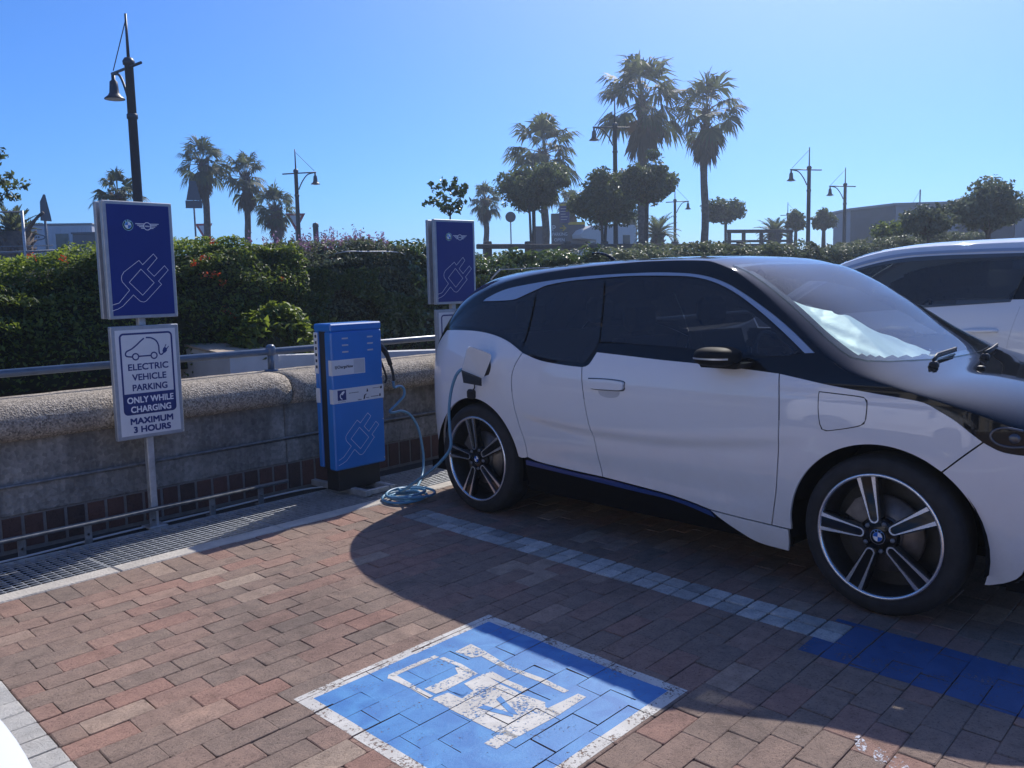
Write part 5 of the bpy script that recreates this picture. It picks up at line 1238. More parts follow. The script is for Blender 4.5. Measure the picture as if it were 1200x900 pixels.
# ------------------------------------------------------------------ trees
def spot(px, dist):
    """ground point seen in a direction of the photo, at a distance"""
    d = c_f+c_r*((px-600)/1039.7)+c_u*(115/1039.7); a = math.atan2(d.y, d.x); return CAM.x+dist*math.cos(a), CAM.y+dist*math.sin(a)
ROAD = 1.6
def zat(px, py, dist):
    d = c_f+c_r*((px-600)/1039.7)-c_u*((py-450)/1039.7); return CAM.z+d.z/math.hypot(d.x, d.y)*dist
def palm_fan(label, px, cy, rpx, dist, tw=.3, n=46, skirt=1.0, group='fan palms along the road', lean=0., seed=0, droop=.5, trunk_top=None):
    r = np.random.default_rng(seed+100); x, y = spot(px, dist); zc_ = zat(px, cy, dist)-ROAD; Rc = rpx/1039.7*dist*1.12
    t = thing('palm_tree', label, 'palm tree', (x, y, ROAD), r.uniform(0, 6), group)
    mb = MB(); k = 14
    pts = [(lean*(i/k)**2+.03*math.sin(i*.9), .03*math.cos(i*.7), zc_*i/k) for i in range(k+1)]
    rs = [tw/2*(1.25 if i == 0 else 1.0-.18*i/k)*(1+.05*(i % 2)) for i in range(k+1)]
    mb.tube(pts, rs, 12); 
    top = np.array(pts[-1])
    for i in range(70):                                     # stubs of old leaf bases under the crown
        a = r.uniform(0, 6.28); h = r.uniform(-Rc*.55, .05); q = top+np.array([math.cos(a)*tw*.42, math.sin(a)*tw*.42, h])
        mb.tube([q, q+np.array([math.cos(a)*.12, math.sin(a)*.12, .16])], [.03, .015], 4)
    mb.build('trunk', M['trunk'], t)
    V = []; Fc = []; var = []
    Vd = []; Fd = []; vd = []
    pet = MB()
    for i in range(int(n+n*.35*skirt)):
        dead = i >= n
        f = i/max(1, n-1)
        el = (rad(84)-rad(128)*f**.9+r.normal(0, .17)) if not dead else -rad(r.uniform(58, 84))
        az = i*2.39996+r.normal(0, .25)
        d = np.array([math.cos(az)*math.cos(el), math.sin(az)*math.cos(el), math.sin(el)])
        Lp = Rc*(.50 if not dead else .30)*r.uniform(.7, 1.2); Lb = Rc*(.50 if not dead else .50)*r.uniform(.8, 1.15)
        o_ = top+np.array([0, 0, -.12*Rc*f if not dead else -r.uniform(.1, .45)*Rc])
        mid = o_+d*Lp*.5; bend = np.array([0, 0, -.10*Lp]); p1 = o_+d*Lp+bend
        pet.tube([tuple(o_), tuple(mid+bend*.2), tuple(p1)], [.02, .014, .010], 4, m=0, cap=False)
        d2 = unit(d+np.array([0, 0, -.30-.25*f])); side = unit(np.cross(d2, np.array([0, 0, 1.])+.001)); upv = np.cross(side, d2)
        roll = r.normal(0, .4); side = side*math.cos(roll)+upv*math.sin(roll); upv = np.cross(side, d2)
        ns = 19; vv = r.random()
        for j in range(ns):
            a = (j/(ns-1)-.5)*rad(185 if not dead else 120); q = abs(a)/rad(92)
            dj = unit(d2*math.cos(a)+side*math.sin(a)-upv*(.30*q*q)+r.normal(0, .05, 3))
            Lj = Lb*(1-.28*q)*r.uniform(.88, 1.08); w_ = .034*Lb/.9+.012
            perp = unit(np.cross(dj, upv))
            m1 = p1+dj*Lj*.58; tip = m1+unit(dj+np.array([0, 0, -droop*r.uniform(.8, 3.2)]))*Lj*.46
            tgtV, tgtF, tv = (Vd, Fd, vd) if dead else (V, Fc, var)
            b = len(tgtV); tgtV += [tuple(p1), tuple(m1-perp*w_), tuple(m1+perp*w_), tuple(tip)]
            tgtF += [(b, b+1, b+2), (b+1, b+3, b+2)]; tv += [min(1, max(0, .15+.6*vv*(1-.35*f)+r.normal(0, .1)))]*4
    me = bpy.data.meshes.new('crown'); me.from_pydata(V, [], Fc); me.materials.append(M['leaf_palm']); me.update(); o = link(bpy.data.objects.new('crown', me), t); set_var(o, var)
    pet.build('leaf_stalks', M['leaf_stalk'], t)
    if Vd:
        me = bpy.data.meshes.new('dry_skirt'); me.from_pydata(Vd, [], Fd); me.materials.append(M['leaf_dead']); me.update(); o = link(bpy.data.objects.new('dry_skirt', me), t); set_var(o, vd)
    return t
M['leaf_stalk'] = simple('leaf_stalk', (.12, .13, .05), .6)
palm_fan('tallest fan palm with a large shaggy crown left of its tall neighbour', 753, 112, 59, 36, .36, 40, .7, seed=1)
palm_fan('tall slim fan palm with a thick dry skirt right of the tallest palm', 825, 129, 47, 36, .30, 32, 1.6, seed=2, lean=-.1)
palm_fan('fan palm with wide crown rising behind the round bushy tree', 640, 177, 49, 38, .34, 36, .9, seed=3)
palm_fan('small fan palm between the sapling and the round bushy tree', 571, 233, 23, 42, .28, 30, 1.2, seed=4)
palm_fan('fan palm standing right above the five sided road sign back', 247, 190, 33, 40, .30, 30, .8, seed=5)
palm_fan('fan palm with drooping leaves in the middle of the left group', 294, 206, 31, 39, .28, 28, 1.3, seed=6)
palm_fan('short fan palm beside the lamp post at the right of the left group', 328, 243, 27, 38, .42, 34, .7, seed=7)
palm_fan('low fan palm whose crown shows above the left charging sign', 146, 228, 31, 30, .36, 30, .4, seed=8)
palm_fan('small fan palm half hidden behind the parking board', 671, 238, 20, 48, .26, 36, 1.0, seed=9)

def palm_date(label, px, cy, rpx, dist, seed=0, n=34, trunk=.5, stiff=.5):
    r = np.random.default_rng(seed+500); x, y = spot(px, dist); zc_ = max(.3, zat(px, cy, dist)-ROAD); Rc = rpx/1039.7*dist
    t = thing('palm_tree', label, 'palm tree', (x, y, ROAD), 0, 'feather palms beyond the hedge')
    mb = MB(); mb.tube([(0, 0, 0), (0, 0, zc_*.6), (0, 0, zc_)], [trunk*.5, trunk*.46, trunk*.55], 12)
    for i in range(50):
        a = i*2.4; h = zc_*(.4+.6*r.random()); q = np.array([math.cos(a)*trunk*.45, math.sin(a)*trunk*.45, h]); mb.tube([q, q+np.array([math.cos(a)*.14, math.sin(a)*.14, .12])], [.05, .02], 4)
    mb.build('trunk', M['trunk'], t)
    V = []; Fc = []; var = []; pet = MB()
    for i in range(n):
        f = i/(n-1); el = rad(80)-rad(75)*f; az = i*2.39996; L_ = Rc*1.15*r.uniform(.85, 1.1)
        pts = []; p = np.array([0, 0, zc_]); e = el
        for k in range(9):
            pts.append(p.copy()); p = p+np.array([math.cos(az)*math.cos(e), math.sin(az)*math.cos(e), math.sin(e)])*L_/8; e -= rad(8+8*f)*(1.2-stiff)
        pet.tube([tuple(q) for q in pts], [.03-.003*k for k in range(9)], 4, cap=False); vv = r.random()
        for k in range(1, 9):
            for s_ in np.linspace(0, 1, 4)[:-1]:
                q = pts[k-1]*(1-s_)+pts[k]*s_; dr = unit(pts[k]-pts[k-1]); sd = unit(np.cross(dr, np.array([0, 0, 1.])+1e-3)); u_ = np.cross(sd, dr)
                for sg in (-1, 1):
                    dl = unit(dr*.75+sd*sg*.8+u_*.35+r.normal(0, .08, 3)); ll = L_*.26*math.sin(math.pi*min(.97, (k-1+s_)/8*.85+.12)); pw = unit(np.cross(dl, u_))*.022
                    b = len(V); V += [tuple(q-pw), tuple(q+pw), tuple(q+dl*ll+np.array([0, 0, -.1*ll]))]; Fc.append((b, b+1, b+2)); var += [min(1, max(0, vv*.7+.1+r.normal(0, .1)))]*3
    me = bpy.data.meshes.new('crown'); me.from_pydata(V, [], Fc); me.materials.append(M['leaf_palm']); me.update(); o = link(bpy.data.objects.new('crown', me), t); set_var(o, var)
    pet.build('leaf_stalks', M['leaf_stalk'], t); return t
palm_date('low feather palm just right of the tallest palm trunk', 771, 276, 27, 40, 1)
palm_date('low feather palm in front of the right lamp posts', 907, 276, 22, 42, 2)
palm_date('feather palm with a thick pineapple base at the left edge by the pipe gate', 22, 272, 26, 28, 3, trunk=.9, stiff=.9)
palm_date('feather palm peeping out behind the camper van', 742, 268, 26, 58, 4)

def tree(label, px, cy, rx_px, rz_px, dist, n=9000, leaf=.13, trunk=.16, forks=2, mat='leaf_tree', base=ROAD, clumps=60, seed=0, hollow=.5, group='leafy trees beyond the hedge', name='leafy_tree', cat='tree', flat_bottom=.45, spread=.2):
    r = np.random.default_rng(seed+900); x, y = spot(px, dist); zc_ = zat(px, cy, dist)-base; A = rx_px/1039.7*dist; Cz = rz_px/1039.7*dist
    t = thing(name, label, cat, (x, y, base), 0, group)
    mb = MB(); cl = []
    lob = r.normal(size=(5, 3))*1.3; lph = r.uniform(0, 6, 5)
    for i in range(clumps):
        v = unit(r.normal(size=3)); q = r.uniform(hollow*.5, 1)**.55*(.60+.55*(np.cos(lob@v*2.2+lph).mean()+.5)+(.30 if r.random() < .14 else 0))
        c = np.array([v[0]*A*q, v[1]*A*q, v[2]*Cz*q*(flat_bottom if v[2] < 0 else 1)]); cl.append(c)
    th = zc_-Cz*.7
    tops = []
    for k in range(forks):
        a = 2*math.pi*k/forks+r.uniform(-.4, .4); off = np.array([math.cos(a), math.sin(a), 0])*A*.25
        P = [np.array([0, 0, -.1]), np.array([off[0]*.15, off[1]*.15, max(.2, th*.4)]), np.array([off[0]*.5, off[1]*.5, max(.4, th)]), off+np.array([0, 0, zc_-Cz*.1])]
        mb.tube(catmull(P, 4), [trunk*(.62 if forks > 1 else 1)*(1-.05*j) for j in range(13)], 8); tops.append(P)
    for c in cl[::2]:
        P = tops[int(r.integers(len(tops)))]; s_ = P[2]; e_ = c+np.array([0, 0, zc_]); m_ = (s_+e_)/2+r.normal(0, .06*A, 3)
        mb.tube([tuple(s_), tuple(m_), tuple(e_)], [trunk*.3, trunk*.16, trunk*.05], 5, cap=False)
    mb.build('trunk', M['bark'], t)
    per0 = n//clumps; pos = []; nr = []; var = []
    for c in cl:
        fr_ = r.uniform(.35, 1.3); per = int(per0*(.15+.85*fr_**2)); rad_c = spread*A*fr_; g = r.normal(size=(per, 3)); g = g/np.linalg.norm(g, axis=1, keepdims=True)*(r.random(per)**.6)[:, None]*rad_c*1.75; g[:, 2] *= .75
        pos.append(c+g+np.array([0, 0, zc_])); nr.append(g/rad_c*.7+r.normal(size=(per, 3))*.7+np.array([0, 0, .5])); v0 = r.random(); var.append(np.clip(v0*.5+.2+r.normal(0, .18, per), 0, 1))
    tw_ = MB()
    for i in range(int(clumps*.9)):                        # loose shoots poking out of the crown
        v = unit(r.normal(size=3)+np.array([0, 0, .35])); p0 = np.array([v[0]*A, v[1]*A, v[2]*Cz*(flat_bottom if v[2] < 0 else 1)])*.72; L_ = A*r.uniform(.18, .50); v2 = unit(v+r.normal(0, .35, 3)+np.array([0, 0, .3])); p1 = p0+v2*L_
        up_ = np.array([0, 0, zc_]); tw_.tube([tuple(p0+up_), tuple(p1+up_)], [trunk*.06, trunk*.03], 4, cap=False)
        kq = int(r.integers(7, 20)); tt = r.uniform(.25, 1.05, kq)[:, None]; pos.append(p0+up_+v2*L_*tt+r.normal(0, .05*A, (kq, 3))); nr.append(r.normal(size=(kq, 3))+np.array([0, 0, .6])); var.append(np.clip(r.normal(.5, .2, kq), 0, 1))
    tw_.build('twigs', M['bark'], t)
    pos = np.concatenate(pos); leaf_mesh('crown', pos, np.concatenate(nr), leaf*r.uniform(.6, 1.3, len(pos)), M[mat], t, .5, np.concatenate(var)); return t
tree('round dark bushy tree with forked trunk beside the round sign', 624, 224, 37, 27, 28, 11000, .15, .09, 2, seed=1, clumps=32, spread=.28)
tree('broad dark bushy tree in front of the camper van', 708, 236, 33, 37, 27, 10000, .15, .11, 2, seed=2, clumps=30, spread=.30)
tree('bushy tree with a ragged crown at the trunk of the tallest palm', 757, 218, 32, 29, 28, 9000, .15, .09, 1, seed=13, clumps=28, spread=.28)
tree('small round tree by the timber railing right of the slim palm', 850, 250, 20, 14, 40, 4500, .17, .09, 2, seed=4, clumps=24, spread=.29)
tree('thin young tree with sparse leaves rising behind the right charging sign', 528, 236, 25, 24, 13, 210, .085, .02, 1, seed=5, clumps=26, hollow=.7, spread=.13, base=.6, mat='leaf_glossy')
tree('small leaning tree left of the tall right lamp post', 931, 262, 9, 13, 42, 2200, .17, .12, 1, seed=6, spread=.3)
tree('small tree between the two right lamp posts', 964, 261, 11, 14, 42, 2200, .17, .14, 1, seed=7, spread=.3)
tree('pale green shrub in front of the grey building', 1086, 263, 25, 17, 24, 4200, .12, .08, 2, mat='leaf_grey', seed=8, spread=.24)
tree('large dark shrub standing in front of the grey building at the right', 1155, 250, 32, 29, 25, 9000, .12, .12, 2, mat='leaf_grey', seed=9, spread=.24)
tree('sparse dark tree cut by the left edge of the photo', -18, 226, 42, 40, 16, 1700, .10, .07, 2, seed=10, clumps=50, spread=.16)
tree('low olive shrub on the hedge line right of the clipped hedge', 1040, 274, 16, 10, 27, 2200, .11, .05, 2, mat='leaf_hedge', seed=11, spread=.3)

# ------------------------------------------------------------------ lamp posts
def lamp_post(label, px, dist, side, base=ROAD, cap=5.3, mast=6.0, arm_dir=None):
    x, y = spot(px, dist); a = math.atan2(c_r.y, c_r.x) if arm_dir is None else arm_dir
    t = thing('lamp_post', label, 'lamp post', (x, y, base), a, 'bell lamp posts')
    H = cap-base; Hm = mast-base; s = side
    mb = MB(); mb.lathe([(.15, 0), (.15, .12), (.10, .2), (.085, .3), (.074, 1.2), (.064, H-.06), (.085, H-.05), (.09, H), (.06, H+.05), (.03, H+.06), (.0, H+.06)], 'z', 14); 
    mb.lathe([(.07, H-.85), (.082, H-.84), (.082, H-.78), (.07, H-.77)], 'z', 12); mb.build('post', M['lamp_post'], t)
    mb = MB(); mb.tube([(0, 0, H), (0, 0, Hm)], [.026, .018], 8); mb.tube([(0, 0, Hm-.08), (s*.62, 0, H-.02)], .008, 5); mb.build('mast', M['lamp_post'], t)
    mb = MB(); mb.tube([(-s*.45, 0, H-.10), (s*.68, 0, H-.06)], .022, 8); mb.tube(catmull([(s*.62, 0, H-.07), (s*.38, 0, H-.14), (s*.2, 0, H-.36), (s*.07, 0, H-.62)], 5), .02, 8); mb.build('arm', M['lamp_post'], t)
    mb = MB(); X = s*.64; mb.lathe([(0.0, H-.08), (.03, H-.09), (.03, H-.16), (.06, H-.19), (.068, H-.28), (.075, H-.36), (.10, H-.40), (.15, H-.44), (.155, H-.455), (.145, H-.45), (.0, H-.42)], 'z', 18, (X, 0, 0)); lm = mb.build('lamp_shade', M['lamp_post'], t)
    mb = MB(); mb.lathe([(.0, H-.478), (.07, H-.472), (.14, H-.454)], 'z', 18, (X, 0, 0)); mb.build('diffuser', M['sign_white'], lm)
    return t
lamp_post('nearest dark bell lamp post rising behind the left charging sign', 168.5, 15, -1, base=.9, cap=zat(150, 72, 15), mast=zat(147, 16, 15), arm_dir=math.atan2(c_r.y, c_r.x)-.80)
lamp_post('bell lamp post right of the left palm group', 353, 31, 1)
lamp_post('bell lamp post passing in front of the bushy trees left of the tallest palm', 722, 28, -1, cap=zat(722, 146, 28), mast=zat(722, 112, 28))
lamp_post('thin far bell lamp post between the tall palms', 791, 45, 1)
lamp_post('tallest of the right bell lamp posts, left of the grey building', 946, 34, -1)
lamp_post('smaller bell lamp post at the end of the grey building', 988, 41, -1)
lamp_post('farthest bell lamp post, thin, left of the tallest right one', 922, 58, 1)
lamp_post('bell lamp post hidden in the crown of the wide fan palm', 627, 34, -1)
x, y = spot(373, 33); t = thing('dark_bollard', 'dark round topped post right of the left lamp post', 'post', (x, y, ROAD)); mb = MB(); mb.lathe([(.10, 0), (.10, 1.95), (.115, 2.0), (.10, 2.1), (0, 2.14)], 'z', 12); mb.build('shaft', M['lamp_post'], t)

# ------------------------------------------------------------------ road signs seen from here
FACE = math.atan2(c_r.y, c_r.x)
def road_sign(label, px, dist, top_py, shape, yaw=0., mats=('sign_back', 'galv'), scale=1.0, group=None, name='road_sign'):
    x, y = spot(px, dist); H = zat(px, top_py, dist)-ROAD
    t = thing(name, label, 'road sign', (x, y, ROAD), FACE+yaw, group)
    mb = MB(); mb.tube([(0, .03, 0), (0, .03, H-.15)], .032, 8); mb.build('pole', M['galv_dark'], t)
    for nm, pts, m, d in shape(H, scale):
        b = MB(); b.prism(pts, -.012-d, .0-d, lambda a, c, dd: (a, dd, c)); b.build(nm, M[m], t)
    return t
def pent(H, s): return [('triangle_plate', [(-.10*s, H), (.10*s, H), (.25*s, H-.68*s), (-.25*s, H-.68*s)], 'sign_back', 0), ('lower_plate', [(-.28*s, H-.69*s), (.28*s, H-.69*s), (.28*s, H-.96*s), (-.28*s, H-.96*s)], 'sign_back', 0.004)]
def spear(H, s): return [('triangle_plate', [(-.04*s, H), (.04*s, H), (.22*s, H-.80*s), (.26*s, H-1.05*s), (-.26*s, H-1.05*s), (-.22*s, H-.3*s)], 'sign_back', 0)]
def yld(H, s): return [('red_triangle', [(-.45*s, H), (.45*s, H), (0, H-.8*s)], 'sign_red', 0), ('white_triangle', [(-.27*s, H-.1*s), (.27*s, H-.1*s), (0, H-.58*s)], 'sign_white', .006)]
def disc(H, s): return [('round_plate', [(q[0], q[1]) for q in circle(0, H-.32*s, .32*s, 26)], 'sign_back', 0)]
road_sign('grey back of a five sided road sign in front of the left palms', 233, 34, 212, pent, .35)
road_sign('grey back of a road sign turned almost edge on near the white container', 60, 26, 228, spear, 1.2, scale=.64)
road_sign('small red and white yield sign under the left palm', 243, 48, 262, yld, 0)
road_sign('small red and white yield sign at the left lamp post', 350, 42, 250, yld, .3)
road_sign('round grey sign back on a pole left of the round bushy tree', 600, 45, 248, disc, 0, scale=.82)
x, y = spot(657, 44); zt = zat(657, 239, 44)-ROAD; t = thing('parking_board', 'tall dark parking board with arrow and yellow top strip', 'sign', (x, y, ROAD), FACE)
mb = MB(); mb.box(-.42, .42, .0, .16, .0, zt-.45, bev=.02); p_ = mb.build('lower_panel', M['wall_dark'], t)
mb = MB(); mb.box(-.02, .48, -.06, -.003, zt-.92, zt-.09, bev=.02); q_ = mb.build('upper_panel', M['sign_ink'], t)
mb = MB(); mb.box(-.021, .481, -.062, -.002, zt-.088, zt, bev=.004); mb.build('top_strip', M['sign_yellow'], t)
g = MB(); 
for k in range(5): g.box(.05, .05+.34-.05*(k % 3), -.063, -.060, zt-.25-.13*k, zt-.22-.13*k)
g.build('small_print', M['label_grey'], q_)
text_mesh('lettering', 'P', -.36, -.20, zt-1.30, zt-1.02, M['white_print'], p_, -.004)
text_mesh('lettering', 'PARKING', -.37, .36, zt-1.53, zt-1.37, M['white_print'], p_, -.004, .02)
text_mesh('lettering', 'OPEN', -.28, .22, zt-1.80, zt-1.65, M['white_print'], p_, -.004, .02)
g = MB(); g.add([(a, -.004, zt-1.16+b) for a, b in [(0, -.025), (.22, -.025), (.12, -.12), (.17, -.15), (.33, 0), (.17, .15), (.12, .12), (.22, .025), (0, .025)]], [range(9)]); g.build('arrow', M['sign_yellow'], p_)
x, y = spot(676, 46); zt = zat(676, 260, 46)-ROAD; t = thing('info_board', 'low dark board with yellow top edge right of the parking board', 'sign', (x, y, ROAD), FACE)
mb = MB(); mb.box(-.46, .46, 0, .12, 0, zt-.14, bev=.02); mb.build('panel', M['wall_dark'], t); mb = MB(); mb.box(-.46, .46, -.003, .123, zt-.138, zt, bev=.004); mb.build('top_strip', M['sign_yellow'], t)
x, y = spot(637, 46); zt = zat(637, 265, 46)-ROAD; t = thing('ticket_kiosk', 'plain dark box kiosk left of the parking board', 'kiosk', (x, y, ROAD), FACE)
mb = MB(); mb.box(-.38, .30, 0, .5, 0, zt-.08, bev=.02); mb.build('cabinet', M['wall_dark'], t); mb = MB(); mb.box(-.42, .34, -.04, .54, zt-.08, zt, bev=.01); mb.build('roof', M['sign_back'], t)

# ------------------------------------------------------------------ camper van, buildings, fences
D = 47; x, y = spot(700, D); H = zat(700, 264, D)-ROAD
t = thing('camper_van', 'white camper van with bulging roof over its cab behind the bushy trees', 'camper van', (x, y, ROAD), FACE+.5)
mb = MB(); pr_ = lambda a, c, d: (a, d, c)
mb.prism([(1.75, .5), (1.75, H-.15), (1.62, H-.03), (.2, H), (-.9, H-.08), (-1.45, H-.30), (-1.62, H-.52), (-1.60, H-.72), (-.75, H-.80), (-.62, .5)], -1.05, 1.05, pr_); mb.build('living_body', M['camper'], t)
mb = MB(); mb.prism([(-.64, .45), (-.64, H-.83), (-.95, H-.84), (-1.42, H-1.30), (-2.2, H-1.50), (-2.3, .45)], -.92, .92, pr_); cb = mb.build('cab', M['camper'], t)
for s in (-1, 1):
    b = MB(); b.prism([(-.75, H-.92), (-.97, H-.95), (-1.30, H-1.32), (-.75, H-1.32)], s*.922, s*.93, pr_); b.build('cab_window', M['pane_dark'], cb)
    b = MB(); b.prism([(.9, H-1.2), (.9, H-.55), (1.35, H-.55), (1.35, H-1.2)], s*1.051, s*1.06, pr_); b.build('window', M['pane_dark'], t)
b = MB(); b.prism([(-.97, H-.875), (-1.45, H-1.315), (-1.47, H-1.30), (-.99, H-.86)], -.8, .8, pr_); b.build('windscreen', M['pane_dark'], cb)
for X in (-1.7, 1.0):
    for s in (-1, 1): b = MB(); b.lathe([(0, 0), (.2, 0), (.22, -.01), (.33, -.01), (.345, .02), (.345, .2), (0, .2)], 'y', 24, (X, s*.95-.1, .345)); b.build('wheel', M['rubber'], t)

D = 45; x, y = spot(70, D); H = zat(70, 264, D)-ROAD
t = thing('site_office', 'white container office with oval sign at the left', 'container', (x, y, ROAD), FACE+.12)
mb = MB(); mb.box(-1.6, 1.55, 0, 2.4, 0, H, bev=.03)
for k in range(17): mb.box(-1.5+.18*k, -1.41+.18*k, -.02, .0, .1, H-.12)
mb.build('shell', M['container'], t); mb = MB(); mb.box(-1.65, 1.6, -.05, 2.45, H, H+.08, bev=.02); mb.build('roof', M['wall_grey'], t)
b = MB(); b.box(-.0, .55, -.03, -.021, H-1.12, H-.38); wn = b.build('window', M['pane_dark'], t)
b = MB(); ribbon(b, [(-.95+.5*math.cos(a), H-.52+.13*math.sin(a)) for a in np.linspace(0, 2*math.pi, 30, endpoint=False)], .045, lambda a, c: (a, -.03, c), True)
for k in range(6): b.box(-1.25+.1*k, -1.18+.1*k, -.031, -.029, H-.56, H-.48)
b.build('oval_sign', M['sign_back'], t)
x, y = spot(108, 43); t = thing('dark_skip', 'low dark flat topped shed behind the left charging sign', 'shed', (x, y, ROAD), FACE); H = zat(108, 272, 43)-ROAD
mb = MB(); mb.box(-.7, .75, 0, 1.6, 0, H-.08, bev=.02); mb.build('walls', M['wall_dark'], t); mb = MB(); mb.box(-.74, .79, -.05, 1.65, H-.079, H, bev=.01); mb.build('roof', M['sign_back'], t)
x, y = spot(14, 24); t = thing('pipe_gate', 'grey pipe gate frame at the left edge beyond the hedge', 'gate', (x, y, ROAD), FACE+.1)
b = MB(); zt = zat(14, 247, 24)-ROAD
for X in (-.55, .36): b.tube([(X, 0, -.2), (X, 0, zt)], .035, 8)
b.build('post', M['galv'], t); b = MB(); b.tube([(-.7, 0, zt-.03), (.36, 0, zt-.03)], .018, 8); b.tube([(-.9, 0, zt-.98), (1.1, 0, zt-.94)], .03, 8); b.tube([(-.9, 0, zt-.82), (1.0, 0, zt-.82)], .012, 6); b.build('rail', M['galv_dark'], t)
x, y = spot(40, 24); t = thing('leaning_branch', 'bare dark prop leaning from the gate up to the edge on sign', 'pole', (x, y, ROAD), FACE); b = MB(); b.tube(catmull([(-.18, 0, 1.1), (-.02, 0, 1.35), (.2, 0, 1.6), (.36, .0, 1.72)], 4), [.05]*7+[.035]*6, 6); b.build('shaft', M['bark'], t)

def facade(name, label, ptspx, mats, top0):
    t = thing(name, label, 'building', (*spot(ptspx[0][0], ptspx[0][2]), ROAD)); o = Vector((*spot(ptspx[0][0], ptspx[0][2]), 0))
    for i in range(len(ptspx)-1):
        (p0, y0, d0), (p1, y1, d1) = ptspx[i], ptspx[i+1]
        a = Vector((*spot(p0, d0), 0))-o; b_ = Vector((*spot(p1, d1), 0))-o; h0 = zat(p0, y0, d0)-ROAD; h1 = zat(p1, y1, d1)-ROAD
        n_ = (b_-a).cross(Vector((0, 0, 1))).normalized()*-1; 
        if n_.dot(Vector((c_f.x, c_f.y, 0))) < 0: n_ = -n_
        n_ *= 5.5; e = (b_-a).normalized()*.015; a, b_ = a+e, b_-e
        mb = MB(); vs = [a, b_, b_+Vector((0, 0, h1)), a+Vector((0, 0, h0))]; vs += [v+n_ for v in vs]
        mb.add(vs, [(0, 1, 2, 3), (7, 6, 5, 4), (0, 4, 5, 1), (3, 2, 6, 7), (0, 3, 7, 4), (1, 5, 6, 2)])
        for k in range(1, 7):
            f = k/7; 
            q0 = a+Vector((0, 0, h0*f)); q1 = b_+Vector((0, 0, h1*f)); up = Vector((0, 0, .03)); out = -n_.normalized()*.02
            mb.add([q0, q1, q1+up, q0+up, q0+out, q1+out, q1+out+up, q0+out+up], [(4, 5, 6, 7), (0, 1, 5, 4), (3, 2, 6, 7)])
        mb.build('wall', M[mats[i]], t)
        mb = MB(); vs = [a+Vector((0, 0, h0+.005))-n_*.02, b_+Vector((0, 0, h1+.005))-n_*.02, b_+Vector((0, 0, h1+.12))-n_*.02, a+Vector((0, 0, h0+.12))-n_*.02]; vs += [v+n_*1.04 for v in vs]
        mb.add(vs, [(0, 1, 2, 3), (7, 6, 5, 4), (0, 4, 5, 1), (3, 2, 6, 7), (0, 3, 7, 4), (1, 5, 6, 2)]); mb.build('parapet', M['wall_grey'], t)
    return t
fb = facade('grey_building', 'low grey flat roofed building with dark and pale cladding panels at the right', [(975, 251, 52), (995, 247, 50), (1047, 241, 48), (1120, 239, 47), (1186, 238, 46.5), (1270, 237, 46.5)], ['wall_grey', 'wall_dark', 'wall_grey', 'wall_dark', 'wall_grey'], 0)
x, y = spot(1075, 49); t = thing('roof_mast', 'thin mast with stay wire on the roof of the grey building', 'mast', (x, y, zat(1075, 241, 49))); b = MB(); b.tube([(0, 0, -.1), (0, 0, .78)], .035, 6); b.build('shaft', M['sign_back'], t); b = MB(); b.tube([(0, 0, .75), (-.35, .3, 0)], .008, 4); b.build('stay_wire', M['sign_back'], t)
x, y = spot(880, 38); z_ = zat(880, 269, 38)-ROAD; t = thing('timber_railing', 'weathered timber post and rail fence below the small round tree', 'railing', (x, y, ROAD), FACE+.25)
b = MB(); b.box(-1.1, 1.9, -.06, .06, z_-.14, z_, bev=.015); b.build('top_rail', M['timber'], t); b = MB(); b.box(-1.1, 1.9, -.03, .03, z_-.52, z_-.42, bev=.01); b.build('lower_rail', M['timber'], t)
for X in (-1.0, -.35, .45, 1.2, 1.8): b = MB(); b.box(X-.07, X+.07, -.05, .05, 0, z_-.141, bev=.01); b.build('post', M['timber'], t)
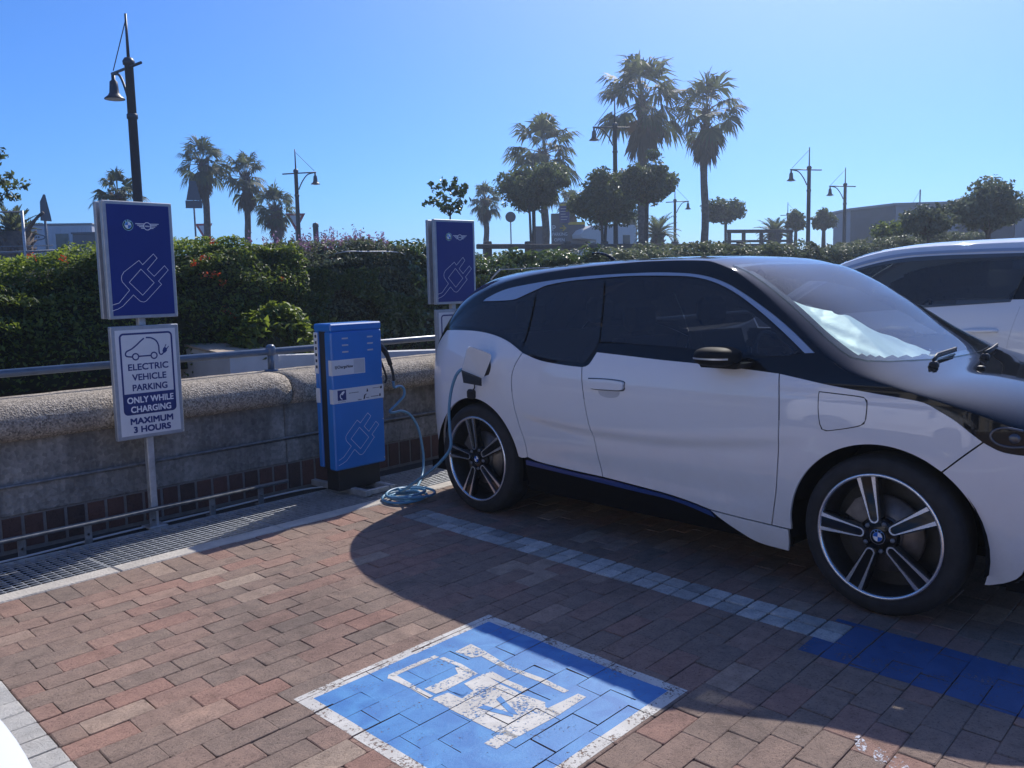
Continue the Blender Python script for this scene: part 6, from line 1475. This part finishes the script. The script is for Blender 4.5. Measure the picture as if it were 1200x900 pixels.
# low barrier along the road edge
x, y = spot(560, 24); x2, y2 = spot(930, 30); dx, dy = x2-x, y2-y; L_ = math.hypot(dx, dy); z_ = zat(600, 287, 25)-ROAD
t = thing('road_barrier', 'low dark timber barrier running along the road edge behind the clipped hedge', 'barrier', (x, y, ROAD), math.atan2(dy, dx))
b = MB(); b.box(0, L_, -.07, .07, z_-.13, z_, bev=.02); b.build('beam', M['timber'], t)
for k in range(9): b = MB(); b.box(.3+k*L_/9, .48+k*L_/9, .071, .23, -.1, z_+.08, bev=.02); b.build('post', M['timber'], t)

# ------------------------------------------------------------------ unseen building added across the car park to bounce sunlight onto the cars
ab = thing('bounce_building', 'long pale rendered arcade building added out of view to bounce light onto the white doors', 'building', (-13, -2, 0), 0)
ab['label'] = 'long pale arcade building added out of view to brighten the white car doors'
M['render_pale'] = simple('pale_render', (.62, .57, .49), .85, noise=.1, nscale=1.5, bump=.2)
mb = MB(); mb.box(-6, -.6, -16, 15, 0, 7.2); mb.box(-.6, .5, -16, 15, 3.4, 3.75); mb.build('wall', M['render_pale'], ab)
mb = MB(); mb.box(-6.3, .3, -16.3, 15.3, 7.201, 7.55, bev=.05); mb.build('parapet', M['wall_white'], ab)
for k in range(9):
    Y = -15+3.6*k
    b = MB(); b.box(.08, .42, Y-.17, Y+.17, 0, 3.398, bev=.03); b.box(.02, .48, Y-.23, Y+.23, 0, .2, bev=.02); b.build('column', M['wall_white'], ab)
    for z0, z1 in ((.0, 2.5), (4.4, 6.2)):
        b = MB(); b.box(-.66, -.598, Y+.95, Y+2.65, z0+.06, z1); f = b.build('window', M['wall_white'], ab); b = MB(); b.box(-.6, -.585, Y+1.05, Y+2.55, z0+.16, z1-.1); b.build('pane', M['pane_dark'], f)
# ------------------------------------------------------------------ thin haze over the whole place, added to lift darks like lens glare
mb = MB(); mb.box(-950, 950, -950, 950, -1.3, 13.5); o = mb.build('haze', [], None); tag(o, kind='stuff')
m = bpy.data.materials.new('haze_air'); m.use_nodes = True; t = m.node_tree; t.nodes.clear()
ov = t.nodes.new('ShaderNodeOutputMaterial'); pv = t.nodes.new('ShaderNodeVolumePrincipled')
pv.inputs['Color'].default_value = (.78, .88, 1, 1); pv.inputs['Density'].default_value = .0023; pv.inputs['Anisotropy'].default_value = .7
t.links.new(pv.outputs[0], ov.inputs['Volume']); o.data.materials.append(m)
